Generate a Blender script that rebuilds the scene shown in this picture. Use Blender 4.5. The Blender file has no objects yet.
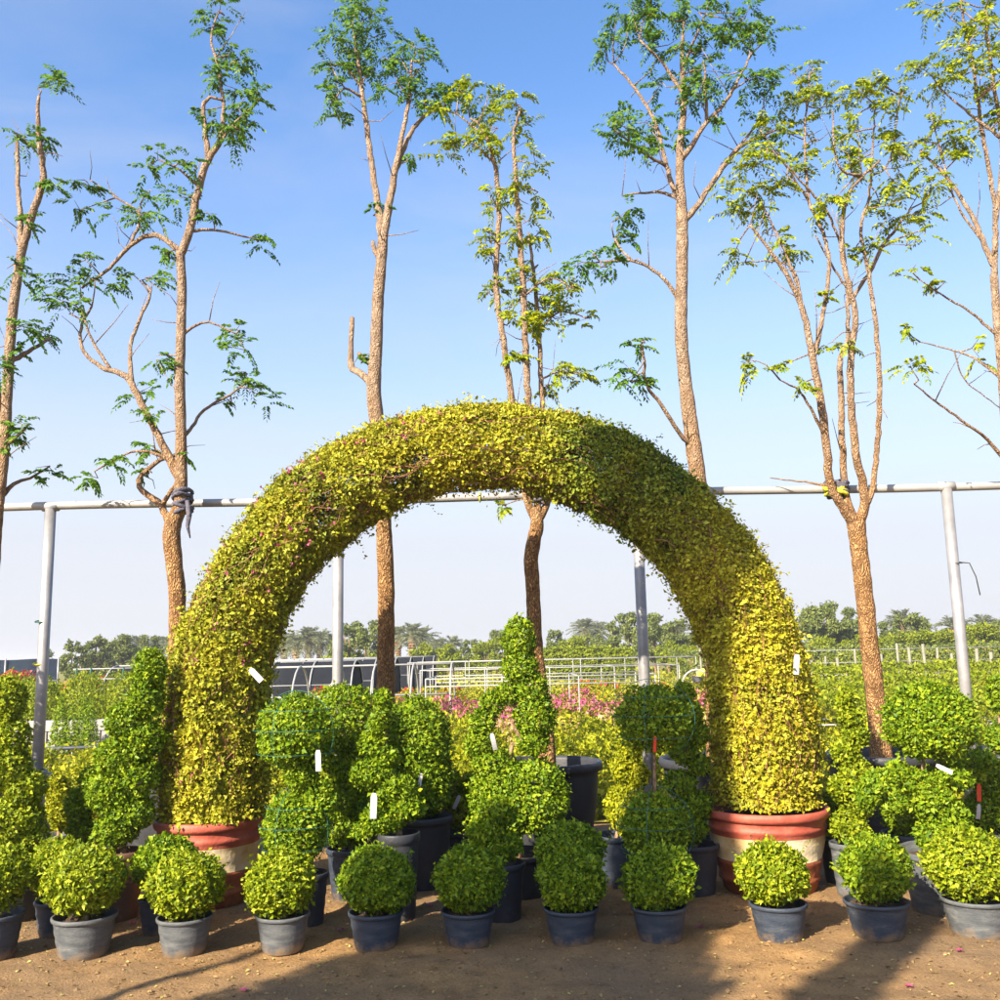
import bpy, bmesh, math, random
import numpy as np
from mathutils import Vector, Matrix, noise as mnoise

random.seed(7)
RNG = np.random.default_rng(11)
scene = bpy.context.scene
COL = scene.collection

# ------------------------------------------------------------------ camera
F_PX, PITCH, ROLL, CAM_H = 975.0, math.radians(9.05), math.radians(1.3), 1.6
cam_d = bpy.data.cameras.new('camera'); cam = bpy.data.objects.new('camera', cam_d); COL.objects.link(cam)
cam_d.sensor_width = 36.0; cam_d.lens = F_PX / 1000 * 36.0; cam_d.clip_end = 3000; cam_d.clip_start = 0.05
cam.matrix_world = (Matrix.Translation((0, 0, CAM_H)) @ Matrix.Rotation(math.pi / 2 + PITCH, 4, 'X')
                    @ Matrix.Rotation(-ROLL, 4, 'Z'))
scene.camera = cam

# ------------------------------------------------------------------ world, sun, exposure
SUN_AZ, SUN_EL = math.radians(37.5), math.radians(32.0)     # azimuth of light travel, right of +Y
w = bpy.data.worlds.new('World'); scene.world = w; w.use_nodes = True
wn, wl = w.node_tree.nodes, w.node_tree.links
wn.clear()
sky = wn.new('ShaderNodeTexSky'); sky.sky_type = 'NISHITA'; sky.sun_disc = False
sky.sun_elevation = SUN_EL; sky.sun_rotation = SUN_AZ + math.pi
sky.altitude = 0; sky.air_density = 1.0; sky.dust_density = 1.6; sky.ozone_density = 3.0
bg = wn.new('ShaderNodeBackground'); bg.inputs['Strength'].default_value = 0.10
wo = wn.new('ShaderNodeOutputWorld')
tc = wn.new('ShaderNodeTexCoord'); mp = wn.new('ShaderNodeMapping'); mp.inputs['Scale'].default_value = (1.2, 1.2, 3.5)
mp.inputs['Rotation'].default_value = (0.2, 0.5, 0.3)
nz = wn.new('ShaderNodeTexNoise'); nz.inputs['Scale'].default_value = 2.2; nz.inputs['Detail'].default_value = 7
nz.inputs['Roughness'].default_value = 0.55; nz.inputs['Distortion'].default_value = 0.6
cr = wn.new('ShaderNodeValToRGB'); cr.color_ramp.elements[0].position = 0.5; cr.color_ramp.elements[0].color = (0, 0, 0, 1)
cr.color_ramp.elements[1].position = 0.85; cr.color_ramp.elements[1].color = (0.38, 0.38, 0.38, 1)
mx = wn.new('ShaderNodeMixRGB'); mx.inputs['Color2'].default_value = (2.6, 2.75, 3.05, 1)
hs = wn.new('ShaderNodeHueSaturation'); hs.inputs['Saturation'].default_value = 1.16; hs.inputs['Value'].default_value = 1.12; hs.inputs['Hue'].default_value = 0.503
sx = wn.new('ShaderNodeSeparateXYZ'); hr = wn.new('ShaderNodeValToRGB'); hz_ = wn.new('ShaderNodeMixRGB'); hz_.inputs['Color2'].default_value = (2.85, 2.90, 3.15, 1)
hr.color_ramp.interpolation = 'EASE'
he = hr.color_ramp.elements; he[0].position = 0.0; he[0].color = (0.96,) * 3 + (1,); he[1].position = 0.55; he[1].color = (0, 0, 0, 1)
for p_, v_ in ((0.10, 0.93), (0.20, 0.70), (0.30, 0.38), (0.42, 0.14)):
    q_ = he.new(p_); q_.color = (v_, v_, v_, 1)
wl.new(tc.outputs['Generated'], sx.inputs[0]); wl.new(sx.outputs['Z'], hr.inputs['Fac']); wl.new(sky.outputs['Color'], hs.inputs['Color'])
wl.new(hr.outputs['Color'], hz_.inputs['Fac']); wl.new(hs.outputs['Color'], hz_.inputs['Color1'])
wl.new(tc.outputs['Generated'], mp.inputs['Vector']); wl.new(mp.outputs['Vector'], nz.inputs['Vector'])
wl.new(nz.outputs['Fac'], cr.inputs['Fac']); wl.new(cr.outputs['Color'], mx.inputs['Fac'])
wl.new(hz_.outputs['Color'], mx.inputs['Color1']); wl.new(mx.outputs['Color'], bg.inputs['Color'])
wl.new(bg.outputs['Background'], wo.inputs['Surface'])

sd = bpy.data.lights.new('sun', 'SUN'); sun = bpy.data.objects.new('sun', sd); COL.objects.link(sun)
sd.energy = 5.0; sd.angle = math.radians(0.53); sd.color = (1.0, 0.87, 0.68)
ldir = Vector((math.sin(SUN_AZ) * math.cos(SUN_EL), math.cos(SUN_AZ) * math.cos(SUN_EL), -math.sin(SUN_EL)))
sun.rotation_euler = ldir.to_track_quat('-Z', 'Y').to_euler(); sun.location = (-8, -12, 14)
vs = scene.view_settings
vs.view_transform = 'Standard'; vs.look = 'None'; vs.exposure = 1.52; vs.gamma = 1.0; vs.use_curve_mapping = False

# ------------------------------------------------------------------ coordinate helpers (survey of the photograph)
def ray(x, y):
    a = (x - 500) / F_PX; b = (500 - y) / F_PX
    c, s = math.cos(ROLL), math.sin(ROLL)
    a, b = a * c + b * s, -a * s + b * c
    return np.array([a, math.cos(PITCH) - b * math.sin(PITCH), math.sin(PITCH) + b * math.cos(PITCH)])
def at(x, y, Y):
    r = ray(x, y); return r * (Y / r[1]) + np.array([0, 0, CAM_H])
def mpp(x, y, Y):                       # metres per pixel at depth Y
    return Y / ray(x, y)[1] / F_PX
def shade_pos(s, l, t):                 # sun-aligned coordinates: s across the light, l along it, t height carried along it
    return np.array([s * math.cos(SUN_AZ) + l * math.sin(SUN_AZ), -s * math.sin(SUN_AZ) + l * math.cos(SUN_AZ), t - l * math.tan(SUN_EL)])

# ------------------------------------------------------------------ object helpers
def tag(o, label=None, cat=None, group=None, kind=None):
    if label: o['label'] = label
    if cat: o['category'] = cat
    if group: o['group'] = group
    if kind: o['kind'] = kind
    return o
def thing(name, loc, label, cat, group=None):
    o = bpy.data.objects.new(name, None); COL.objects.link(o); o.location = loc; o.empty_display_size = 0.1
    return tag(o, label, cat, group)
def mesh_np(name, V, faces, k, mat=None, smooth=False, tint=None):
    """V (n,3), faces (m,k)"""
    me = bpy.data.meshes.new(name)
    V = np.asarray(V, dtype=np.float32); Fc = np.asarray(faces, dtype=np.int32)
    me.vertices.add(len(V)); me.vertices.foreach_set('co', V.ravel())
    me.loops.add(Fc.size); me.loops.foreach_set('vertex_index', Fc.ravel())
    me.polygons.add(len(Fc)); me.polygons.foreach_set('loop_start', np.arange(0, Fc.size, k, dtype=np.int32))
    if smooth: me.polygons.foreach_set('use_smooth', np.ones(len(Fc), dtype=bool))
    if tint is not None:
        a = me.attributes.new('tint', 'FLOAT', 'POINT'); a.data.foreach_set('value', np.asarray(tint, dtype=np.float32))
    me.update(calc_edges=True)
    if mat: me.materials.append(mat)
    return me
def put(name, me, parent=None, loc=(0, 0, 0)):
    o = bpy.data.objects.new(name, me); COL.objects.link(o); o.location = loc
    if parent: o.parent = parent
    return o
def copy_tree(o, parent=None):
    c = o.copy(); COL.objects.link(c); c.parent = parent
    for ch in [x for x in bpy.data.objects if x.parent == o]: copy_tree(ch, c)
    return c
class Geo:
    """collects mixed polygons, then one mesh"""
    def __init__(s): s.v = []; s.f = []; s.m = []
    def add(s, v, f, mi=0):
        b = len(s.v); s.v += [tuple(p) for p in v]; s.f += [tuple(i + b for i in q) for q in f]; s.m += [mi] * len(f); return s
    def box(s, c, d, mi=0, rz=0.0, jit=0.0):
        cx, cy, cz = c; hx, hy, hz = d[0] / 2, d[1] / 2, d[2] / 2
        ca, sa = math.cos(rz), math.sin(rz); v = []
        for z in (-hz, hz):
            for x, y in ((-hx, -hy), (hx, -hy), (hx, hy), (-hx, hy)):
                x += random.uniform(-jit, jit); y += random.uniform(-jit, jit)
                v.append((cx + x * ca - y * sa, cy + x * sa + y * ca, cz + z))
        return s.add(v, [(3, 2, 1, 0), (4, 5, 6, 7), (0, 1, 5, 4), (1, 2, 6, 5), (2, 3, 7, 6), (3, 0, 4, 7)], mi)
    def tube(s, pts, rad, seg=8, mi=0, rough=0.0, cap=True):
        v, f = tube_geo(pts, rad, seg, rough, cap); return s.add(v, f, mi)
    def lathe(s, prof, seg=32, mi=0, c=(0, 0, 0), wob=0.0):
        n = len(prof); v = []; ph = random.uniform(0, 6)
        for (r, z) in prof:
            for k in range(seg):
                a = 2 * math.pi * k / seg; rr = r * (1 + wob * math.sin(2 * a + ph))
                v.append((c[0] + rr * math.cos(a), c[1] + rr * math.sin(a), c[2] + z))
        f = []
        for i in range(n - 1):
            for k in range(seg):
                f.append((i * seg + k, i * seg + (k + 1) % seg, (i + 1) * seg + (k + 1) % seg, (i + 1) * seg + k))
        return s.add(v, f, mi)
    def build(s, name, mats, parent=None, smooth=True, bevel=0.0):
        me = bpy.data.meshes.new(name); me.from_pydata(s.v, [], s.f)
        for m in (mats if isinstance(mats, (list, tuple)) else [mats]): me.materials.append(m)
        for p, mi in zip(me.polygons, s.m): p.material_index = mi; p.use_smooth = smooth
        if bevel:
            bm = bmesh.new(); bm.from_mesh(me)
            bmesh.ops.bevel(bm, geom=bm.edges[:], offset=bevel, segments=1, affect='EDGES'); bm.to_mesh(me); bm.free()
        me.update()
        return put(name, me, parent)
def catmull(pts, rad, step):
    P = [np.asarray(p, float) for p in pts]
    P = [2 * P[0] - P[1]] + P + [2 * P[-1] - P[-2]]; R = [rad[0]] + list(rad) + [rad[-1]]
    op, orr = [], []
    for i in range(1, len(P) - 2):
        n = max(1, int(np.linalg.norm(P[i + 1] - P[i]) / step))
        for k in range(n):
            t = k / n
            op.append(0.5 * (2 * P[i] + (P[i + 1] - P[i - 1]) * t + (2 * P[i - 1] - 5 * P[i] + 4 * P[i + 1] - P[i + 2]) * t * t
                             + (-P[i - 1] + 3 * P[i] - 3 * P[i + 1] + P[i + 2]) * t ** 3))
            orr.append(R[i] * (1 - t) + R[i + 1] * t)
    op.append(P[-2]); orr.append(R[-2])
    return op, orr
def tube_geo(pts, rad, seg=8, rough=0.0, cap=True):
    v, f = [], []; n = len(pts)
    if not hasattr(rad, '__len__'): rad = [rad] * n
    pts = [Vector(p) for p in pts]; prev = None
    for i in range(n):
        t = (pts[min(i + 1, n - 1)] - pts[max(i - 1, 0)])
        t = t.normalized() if t.length > 1e-9 else Vector((0, 0, 1))
        if prev is None: u = t.orthogonal().normalized()
        else:
            u = prev - t * prev.dot(t)
            u = u.normalized() if u.length > 1e-6 else t.orthogonal().normalized()
        prev = u; b = t.cross(u)
        for k in range(seg):
            a = 2 * math.pi * k / seg; d = u * math.cos(a) + b * math.sin(a); r = rad[i]
            if rough:
                q = pts[i] + d * r
                r *= 1 + rough * (mnoise.noise(q * 9) + 0.7 * mnoise.noise(Vector((q.x * 34, q.y * 34, q.z * 15))))
            v.append(tuple(pts[i] + d * r))
    for i in range(n - 1):
        for k in range(seg):
            f.append((i * seg + k, i * seg + (k + 1) % seg, (i + 1) * seg + (k + 1) % seg, (i + 1) * seg + k))
    if cap: f.append(tuple(range(seg - 1, -1, -1))); f.append(tuple((n - 1) * seg + k for k in range(seg)))
    return v, f

# ------------------------------------------------------------------ foliage helpers
def unit(a): return a / np.maximum(np.linalg.norm(a, axis=-1, keepdims=True), 1e-9)
def rvec(n): return unit(RNG.normal(size=(n, 3)))
def leaf_geo(P, D, N, L, W, fold=0.22):
    """folded diamond leaf, 4 verts 2 tris; L, W arrays"""
    n = len(P); D = unit(D); S = unit(np.cross(D, N)); Nn = np.cross(S, D)
    L = np.broadcast_to(L, n)[:, None]; W = np.broadcast_to(W, n)[:, None]
    v = np.empty((n, 4, 3))
    v[:, 0] = P; v[:, 2] = P + D * L - Nn * L * 0.12
    m = P + D * L * 0.45 + Nn * W * fold
    v[:, 1] = m + S * W * 0.5; v[:, 3] = m - S * W * 0.5
    b = np.arange(n)[:, None] * 4
    f = np.concatenate([b + np.array([[0, 1, 2]]), b + np.array([[0, 2, 3]])])
    return v.reshape(-1, 3), f
def blob_points(sph, n, depth=0.16, lump=0.05, inner=0.25, spill=0.05):
    S = np.array([list(s) if len(s) == 6 else [s[0], s[1], s[2], s[3], s[3], s[3]] for s in sph], float)
    ar = (S[:, 3] * S[:, 5]); pr = ar / ar.sum()
    m = int(n * 1.7); idx = RNG.choice(len(S), size=m, p=pr)
    d = rvec(m); C = S[idx, :3]; R = S[idx, 3:]
    q = C + d * R
    lum = (np.sin(q[:, 0] * 31 + q[:, 2] * 17) + np.sin(q[:, 1] * 27 - q[:, 2] * 23 + 1) + np.sin(q[:, 2] * 37 + q[:, 0] * 11 + 2)) / 3
    k = 1 + lump * lum - RNG.exponential(depth * 0.5, m) + np.where(RNG.random(m) < 0.12, RNG.random(m) * spill * 2, 0)
    deep = RNG.random(m) < inner; k = np.where(deep, RNG.uniform(0.55, 0.92, m), k)
    P = C + d * R * k[:, None]; Nn = unit(d / R)
    keep = np.ones(m, bool)
    for j in range(len(S)):
        q = np.linalg.norm((P - S[j, :3]) / S[j, 3:], axis=1); keep &= ~((q < 0.72) & (idx != j))
    P, Nn = P[keep][:n], Nn[keep][:n]
    return P, Nn
def foliage_mesh(name, P, Nn, mat, L=0.034, W=0.021, up=0.25, spread=0.9, tint=None):
    n = len(P)
    D = unit(Nn * 0.55 + rvec(n) * spread + np.array([0, 0, up])); Ln = unit(Nn + 0.55 * rvec(n) + np.array([0, 0, 0.25]))
    sc = np.clip(RNG.lognormal(-.08, .28, n), .45, 1.7)
    v, f = leaf_geo(P, D, Ln, L * sc, W * sc * RNG.uniform(.8, 1.15, n))
    return mesh_np(name, v, f, 3, mat, tint=None if tint is None else np.repeat(tint, 4))

# ------------------------------------------------------------------ materials
def new_mat(name):
    m = bpy.data.materials.new(name); m.use_nodes = True; nt = m.node_tree; nt.nodes.clear()
    out = nt.nodes.new('ShaderNodeOutputMaterial'); return m, nt, out
def ramp(nt, stops, interp='LINEAR'):
    r = nt.nodes.new('ShaderNodeValToRGB'); r.color_ramp.interpolation = interp
    e = r.color_ramp.elements
    while len(e) < len(stops): e.new(0.5)
    for el, (p, c) in zip(e, stops): el.position = p; el.color = (*c, 1)
    return r
def leaf_mat(name, cols, trans=0.3, use_tint=None, patch=0.5, rough=0.45):
    """cols: dark->light leaf colours picked per leaf; use_tint: second ramp of colours mixed in by the tint attribute"""
    m, nt, out = new_mat(name); L = nt.links
    g = nt.nodes.new('ShaderNodeNewGeometry'); tcn = nt.nodes.new('ShaderNodeTexCoord')
    nzn = nt.nodes.new('ShaderNodeTexNoise'); nzn.inputs['Scale'].default_value = 7; nzn.inputs['Detail'].default_value = 2
    L.new(tcn.outputs['Object'], nzn.inputs['Vector'])
    ma = nt.nodes.new('ShaderNodeMath'); ma.operation = 'MULTIPLY_ADD'; ma.inputs[1].default_value = patch * 2; ma.inputs[2].default_value = -patch
    L.new(nzn.outputs['Fac'], ma.inputs[0])
    ad = nt.nodes.new('ShaderNodeMath'); ad.operation = 'ADD'; L.new(g.outputs['Random Per Island'], ad.inputs[0]); L.new(ma.outputs[0], ad.inputs[1])
    n = len(cols); r = ramp(nt, [(i / (n - 1), c) for i, c in enumerate(cols)]); L.new(ad.outputs[0], r.inputs['Fac'])
    col = r.outputs['Color']
    if use_tint:
        at_ = nt.nodes.new('ShaderNodeAttribute'); at_.attribute_name = 'tint'
        r2 = ramp(nt, [(i / (n - 1), c) for i, c in enumerate(use_tint)]); L.new(ad.outputs[0], r2.inputs['Fac'])
        mxn = nt.nodes.new('ShaderNodeMixRGB'); L.new(at_.outputs['Fac'], mxn.inputs['Fac'])
        L.new(r.outputs['Color'], mxn.inputs['Color1']); L.new(r2.outputs['Color'], mxn.inputs['Color2']); col = mxn.outputs['Color']
    p = nt.nodes.new('ShaderNodeBsdfPrincipled'); p.inputs['Roughness'].default_value = rough
    p.inputs['Specular IOR Level'].default_value = 0.18
    L.new(col, p.inputs['Base Color'])
    t = nt.nodes.new('ShaderNodeBsdfTranslucent'); L.new(col, t.inputs['Color'])
    ms = nt.nodes.new('ShaderNodeMixShader'); ms.inputs[0].default_value = trans
    L.new(p.outputs[0], ms.inputs[1]); L.new(t.outputs[0], ms.inputs[2]); L.new(ms.outputs[0], out.inputs['Surface'])
    return m
def surf_mat(name, stops, scale=6.0, rough=(0.6, 0.85), bump=0.2, bump_scale=40, metallic=0.0, spec=0.4, stretch=(1, 1, 1), detail=5, coord='Object', dist=0.02, dust=False):
    m, nt, out = new_mat(name); L = nt.links
    tcn = nt.nodes.new('ShaderNodeTexCoord'); mpn = nt.nodes.new('ShaderNodeMapping'); mpn.inputs['Scale'].default_value = stretch
    L.new(tcn.outputs[coord], mpn.inputs['Vector'])
    n1 = nt.nodes.new('ShaderNodeTexNoise'); n1.inputs['Scale'].default_value = scale; n1.inputs['Detail'].default_value = detail; n1.inputs['Roughness'].default_value = 0.62
    L.new(mpn.outputs[0], n1.inputs['Vector'])
    r = ramp(nt, stops); L.new(n1.outputs['Fac'], r.inputs['Fac']); col = r.outputs['Color']
    if dust:       # dried mud splashed up from the ground, blotchy
        sz = nt.nodes.new('ShaderNodeSeparateXYZ'); L.new(tcn.outputs['Object'], sz.inputs[0])
        nd = nt.nodes.new('ShaderNodeTexNoise'); nd.inputs['Scale'].default_value = 14; nd.inputs['Detail'].default_value = 7; nd.inputs['Roughness'].default_value = .7; L.new(tcn.outputs['Object'], nd.inputs['Vector'])
        a1 = nt.nodes.new('ShaderNodeMath'); a1.operation = 'MULTIPLY_ADD'; a1.inputs[1].default_value = -5.0; a1.inputs[2].default_value = 0.12; L.new(sz.outputs['Z'], a1.inputs[0])
        a2 = nt.nodes.new('ShaderNodeMath'); a2.operation = 'ADD'; L.new(a1.outputs[0], a2.inputs[0]); L.new(nd.outputs['Fac'], a2.inputs[1])
        rd = ramp(nt, [(0.34, (0, 0, 0)), (0.62, (0.75, 0.75, 0.75))]); L.new(a2.outputs[0], rd.inputs['Fac'])
        md = nt.nodes.new('ShaderNodeMixRGB'); L.new(rd.outputs[0], md.inputs['Fac']); L.new(col, md.inputs['Color1']); md.inputs['Color2'].default_value = (0.21, 0.135, 0.07, 1); col = md.outputs[0]
    p = nt.nodes.new('ShaderNodeBsdfPrincipled'); L.new(col, p.inputs['Base Color'])
    p.inputs['Metallic'].default_value = metallic; p.inputs['Specular IOR Level'].default_value = spec
    mr = nt.nodes.new('ShaderNodeMapRange'); mr.inputs['To Min'].default_value = rough[0]; mr.inputs['To Max'].default_value = rough[1]
    L.new(n1.outputs['Fac'], mr.inputs['Value']); L.new(mr.outputs[0], p.inputs['Roughness'])
    n2 = nt.nodes.new('ShaderNodeTexNoise'); n2.inputs['Scale'].default_value = bump_scale; n2.inputs['Detail'].default_value = 4
    L.new(mpn.outputs[0], n2.inputs['Vector'])
    b = nt.nodes.new('ShaderNodeBump'); b.inputs['Strength'].default_value = bump; b.inputs['Distance'].default_value = dist
    L.new(n2.outputs['Fac'], b.inputs['Height']); L.new(b.outputs[0], p.inputs['Normal'])
    L.new(p.outputs[0], out.inputs['Surface'])
    return m

M = {}
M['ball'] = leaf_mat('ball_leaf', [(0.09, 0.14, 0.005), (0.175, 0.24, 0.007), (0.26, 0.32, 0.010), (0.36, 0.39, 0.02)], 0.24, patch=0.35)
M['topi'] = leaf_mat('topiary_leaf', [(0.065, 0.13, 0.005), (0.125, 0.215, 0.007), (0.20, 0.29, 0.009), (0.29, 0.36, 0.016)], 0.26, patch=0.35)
M['gold_topi'] = leaf_mat('golden_shrub_leaf', [(0.14, 0.17, 0.006), (0.25, 0.28, 0.008), (0.34, 0.36, 0.012), (0.42, 0.41, 0.02)], 0.3)
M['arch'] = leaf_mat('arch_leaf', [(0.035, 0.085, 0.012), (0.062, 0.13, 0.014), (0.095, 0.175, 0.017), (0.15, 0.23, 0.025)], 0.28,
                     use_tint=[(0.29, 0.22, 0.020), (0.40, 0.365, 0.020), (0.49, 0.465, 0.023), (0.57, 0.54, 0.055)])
M['tree'] = leaf_mat('tree_leaf', [(0.05, 0.14, 0.014), (0.10, 0.22, 0.018), (0.19, 0.30, 0.022)], 0.45)
M['tree_y'] = leaf_mat('tree_leaf_yellow_green', [(0.13, 0.22, 0.005), (0.26, 0.33, 0.006), (0.39, 0.40, 0.007)], 0.4)
M['far'] = leaf_mat('far_tree_leaf', [(0.09, 0.13, 0.035), (0.17, 0.21, 0.05), (0.26, 0.29, 0.07)], 0.4, patch=0.7)
M['far_y'] = leaf_mat('far_bush_leaf', [(0.11, 0.16, 0.008), (0.20, 0.25, 0.010), (0.31, 0.34, 0.014)], 0.35)
M['palm'] = leaf_mat('palm_leaf', [(0.20, 0.24, 0.12), (0.28, 0.31, 0.17), (0.36, 0.38, 0.23)], 0.35)
M['bed'] = leaf_mat('bed_leaf', [(0.12, 0.14, 0.008), (0.21, 0.235, 0.010), (0.32, 0.31, 0.012), (0.40, 0.36, 0.02)], 0.3, patch=0.6)
M['pink'] = leaf_mat('pink_bract', [(0.36, 0.05, 0.13), (0.48, 0.11, 0.21), (0.56, 0.24, 0.30)], 0.35)
M['red'] = leaf_mat('red_bract', [(0.42, 0.02, 0.03), (0.60, 0.05, 0.06), (0.65, 0.14, 0.06)], 0.35)
M['palepink'] = leaf_mat('pale_flower', [(0.55, 0.25, 0.20), (0.60, 0.38, 0.25), (0.50, 0.42, 0.14)], 0.35)
M['dry'] = leaf_mat('dry_twig', [(0.12, 0.05, 0.025), (0.22, 0.10, 0.05), (0.30, 0.16, 0.09)], 0.0)
M['litter'] = leaf_mat('litter', [(0.16, 0.09, 0.035), (0.30, 0.20, 0.09), (0.38, 0.34, 0.10)], 0.1)

M['pot'] = surf_mat('grey_black_plastic', [(0.30, (0.018, 0.028, 0.048)), (0.52, (0.032, 0.043, 0.064)), (0.66, (0.052, 0.062, 0.080)), (0.76, (0.15, 0.14, 0.12))], 9, (0.38, 0.75), 0.2, 60, stretch=(1, 1, 2.5), detail=9, dust=True)
M['pot_pale'] = surf_mat('weathered_grey_plastic', [(0.3, (0.045, 0.053, 0.062)), (0.5, (0.080, 0.088, 0.096)), (0.64, (0.12, 0.127, 0.13)), (0.76, (0.22, 0.20, 0.17))], 9, (0.5, 0.85), 0.2, 60, stretch=(1, 1, 3), detail=9, dust=True)
M['pot_black'] = surf_mat('black_plastic', [(0.3, (0.022, 0.024, 0.030)), (0.6, (0.035, 0.037, 0.044)), (0.8, (0.10, 0.10, 0.10))], 5, (0.38, 0.65), 0.12, 60)
M['pot_brown'] = surf_mat('dusty_brown_plastic', [(0.3, (0.07, 0.035, 0.022)), (0.6, (0.12, 0.06, 0.035)), (0.8, (0.22, 0.13, 0.08))], 5, (0.5, 0.8), 0.15, 50)
M['terra'] = surf_mat('red_painted_clay', [(0.25, (0.20, 0.045, 0.025)), (0.5, (0.36, 0.075, 0.045)), (0.75, (0.44, 0.14, 0.09))], 7, (0.4, 0.75), 0.2, 45)
M['cream'] = surf_mat('cream_painted_clay', [(0.30, (0.42, 0.21, 0.06)), (0.44, (0.58, 0.42, 0.20)), (0.60, (0.64, 0.54, 0.36))], 3.5, (0.5, 0.8), 0.2, 45)
M['rust'] = surf_mat('rusty_clay', [(0.3, (0.14, 0.035, 0.015)), (0.55, (0.26, 0.07, 0.025)), (0.75, (0.40, 0.16, 0.05))], 6, (0.55, 0.85), 0.25, 45)
M['soil'] = surf_mat('potting_soil', [(0.3, (0.035, 0.022, 0.014)), (0.6, (0.08, 0.05, 0.03)), (0.8, (0.14, 0.09, 0.05))], 30, (0.9, 1), 0.8, 60)
M['galv'] = surf_mat('galvanised_steel', [(0.3, (0.22, 0.22, 0.23)), (0.6, (0.32, 0.32, 0.33)), (0.8, (0.42, 0.42, 0.42))], 4, (0.35, 0.6), 0.06, 80, metallic=0.35)
M['rail'] = surf_mat('weathered_pipe', [(0.30, (0.22, 0.22, 0.23)), (0.42, (0.30, 0.30, 0.30)), (0.62, (0.38, 0.37, 0.35)), (0.74, (0.32, 0.14, 0.06))], 2.2, (0.45, 0.75), 0.1, 60, metallic=0.2)
M['white_pipe'] = surf_mat('pale_pipe', [(0.3, (0.24, 0.24, 0.24)), (0.7, (0.36, 0.36, 0.35))], 2, (0.4, 0.6), 0.05, 40)
M['concrete'] = surf_mat('concrete', [(0.3, (0.19, 0.19, 0.18)), (0.6, (0.30, 0.29, 0.27)), (0.8, (0.40, 0.38, 0.35))], 8, (0.85, 0.95), 0.4, 50)
M['fence'] = surf_mat('weathered_fence_post', [(0.3, (0.14, 0.14, 0.10)), (0.7, (0.24, 0.23, 0.18))], 5, (0.8, 0.95), 0.2, 40)
M['white_block'] = surf_mat('white_block', [(0.3, (0.24, 0.23, 0.22)), (0.7, (0.36, 0.345, 0.33))], 5, (0.7, 0.9), 0.2, 40)
M['net'] = surf_mat('shade_net', [(0.3, (0.008, 0.010, 0.014)), (0.7, (0.018, 0.020, 0.026))], 1.2, (0.85, 0.95), 0.3, 30, spec=0.1)
M['net_blue'] = surf_mat('blue_shade_net', [(0.3, (0.006, 0.010, 0.024)), (0.5, (0.010, 0.018, 0.036)), (0.75, (0.025, 0.05, 0.06))], 0.6, (0.85, 0.95), 0.3, 20, spec=0.1)
M['cloth'] = surf_mat('dark_rag', [(0.3, (0.05, 0.05, 0.07)), (0.7, (0.13, 0.12, 0.15))], 25, (0.8, 0.95), 0.6, 60)
M['yellow_cloth'] = surf_mat('yellow_strap', [(0.3, (0.45, 0.42, 0.02)), (0.7, (0.62, 0.60, 0.05))], 25, (0.7, 0.9), 0.4, 60)
M['wire'] = surf_mat('green_wire', [(0.3, (0.012, 0.075, 0.055)), (0.7, (0.03, 0.14, 0.10))], 10, (0.45, 0.6), 0.05, 60)
M['black_wire'] = surf_mat('black_steel', [(0.3, (0.02, 0.02, 0.02)), (0.7, (0.06, 0.05, 0.04))], 10, (0.45, 0.6), 0.05, 60)
M['tagw'] = surf_mat('white_tag', [(0.3, (0.38, 0.38, 0.39)), (0.7, (0.47, 0.47, 0.48))], 4, (0.5, 0.7), 0.05, 20)
#M['tagp'] = surf_mat('tag_print', [(0.3, (0.10, 0.10, 0.12)), (0.7, (0.30, 0.30, 0.33))], 60, (0.6, 0.8), 0.02, 20)
M['tagr'] = surf_mat('red_tag', [(0.3, (0.50, 0.03, 0.01)), (0.7, (0.62, 0.06, 0.02))], 4, (0.4, 0.6), 0.05, 20)
M['skin'] = surf_mat('skin', [(0.3, (0.25, 0.13, 0.08)), (0.7, (0.32, 0.18, 0.11))], 4, (0.5, 0.6), 0.05, 20)
M['shirt'] = surf_mat('yellow_shirt', [(0.3, (0.62, 0.66, 0.03)), (0.7, (0.72, 0.75, 0.08))], 4, (0.7, 0.9), 0.2, 20)
M['trouser'] = surf_mat('dark_trousers', [(0.3, (0.03, 0.03, 0.05)), (0.7, (0.06, 0.06, 0.08))], 4, (0.7, 0.9), 0.2, 20)
M['hair'] = surf_mat('hair', [(0.3, (0.012, 0.01, 0.008)), (0.7, (0.03, 0.02, 0.018))], 14, (0.5, 0.7), 0.3, 60)

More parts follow.
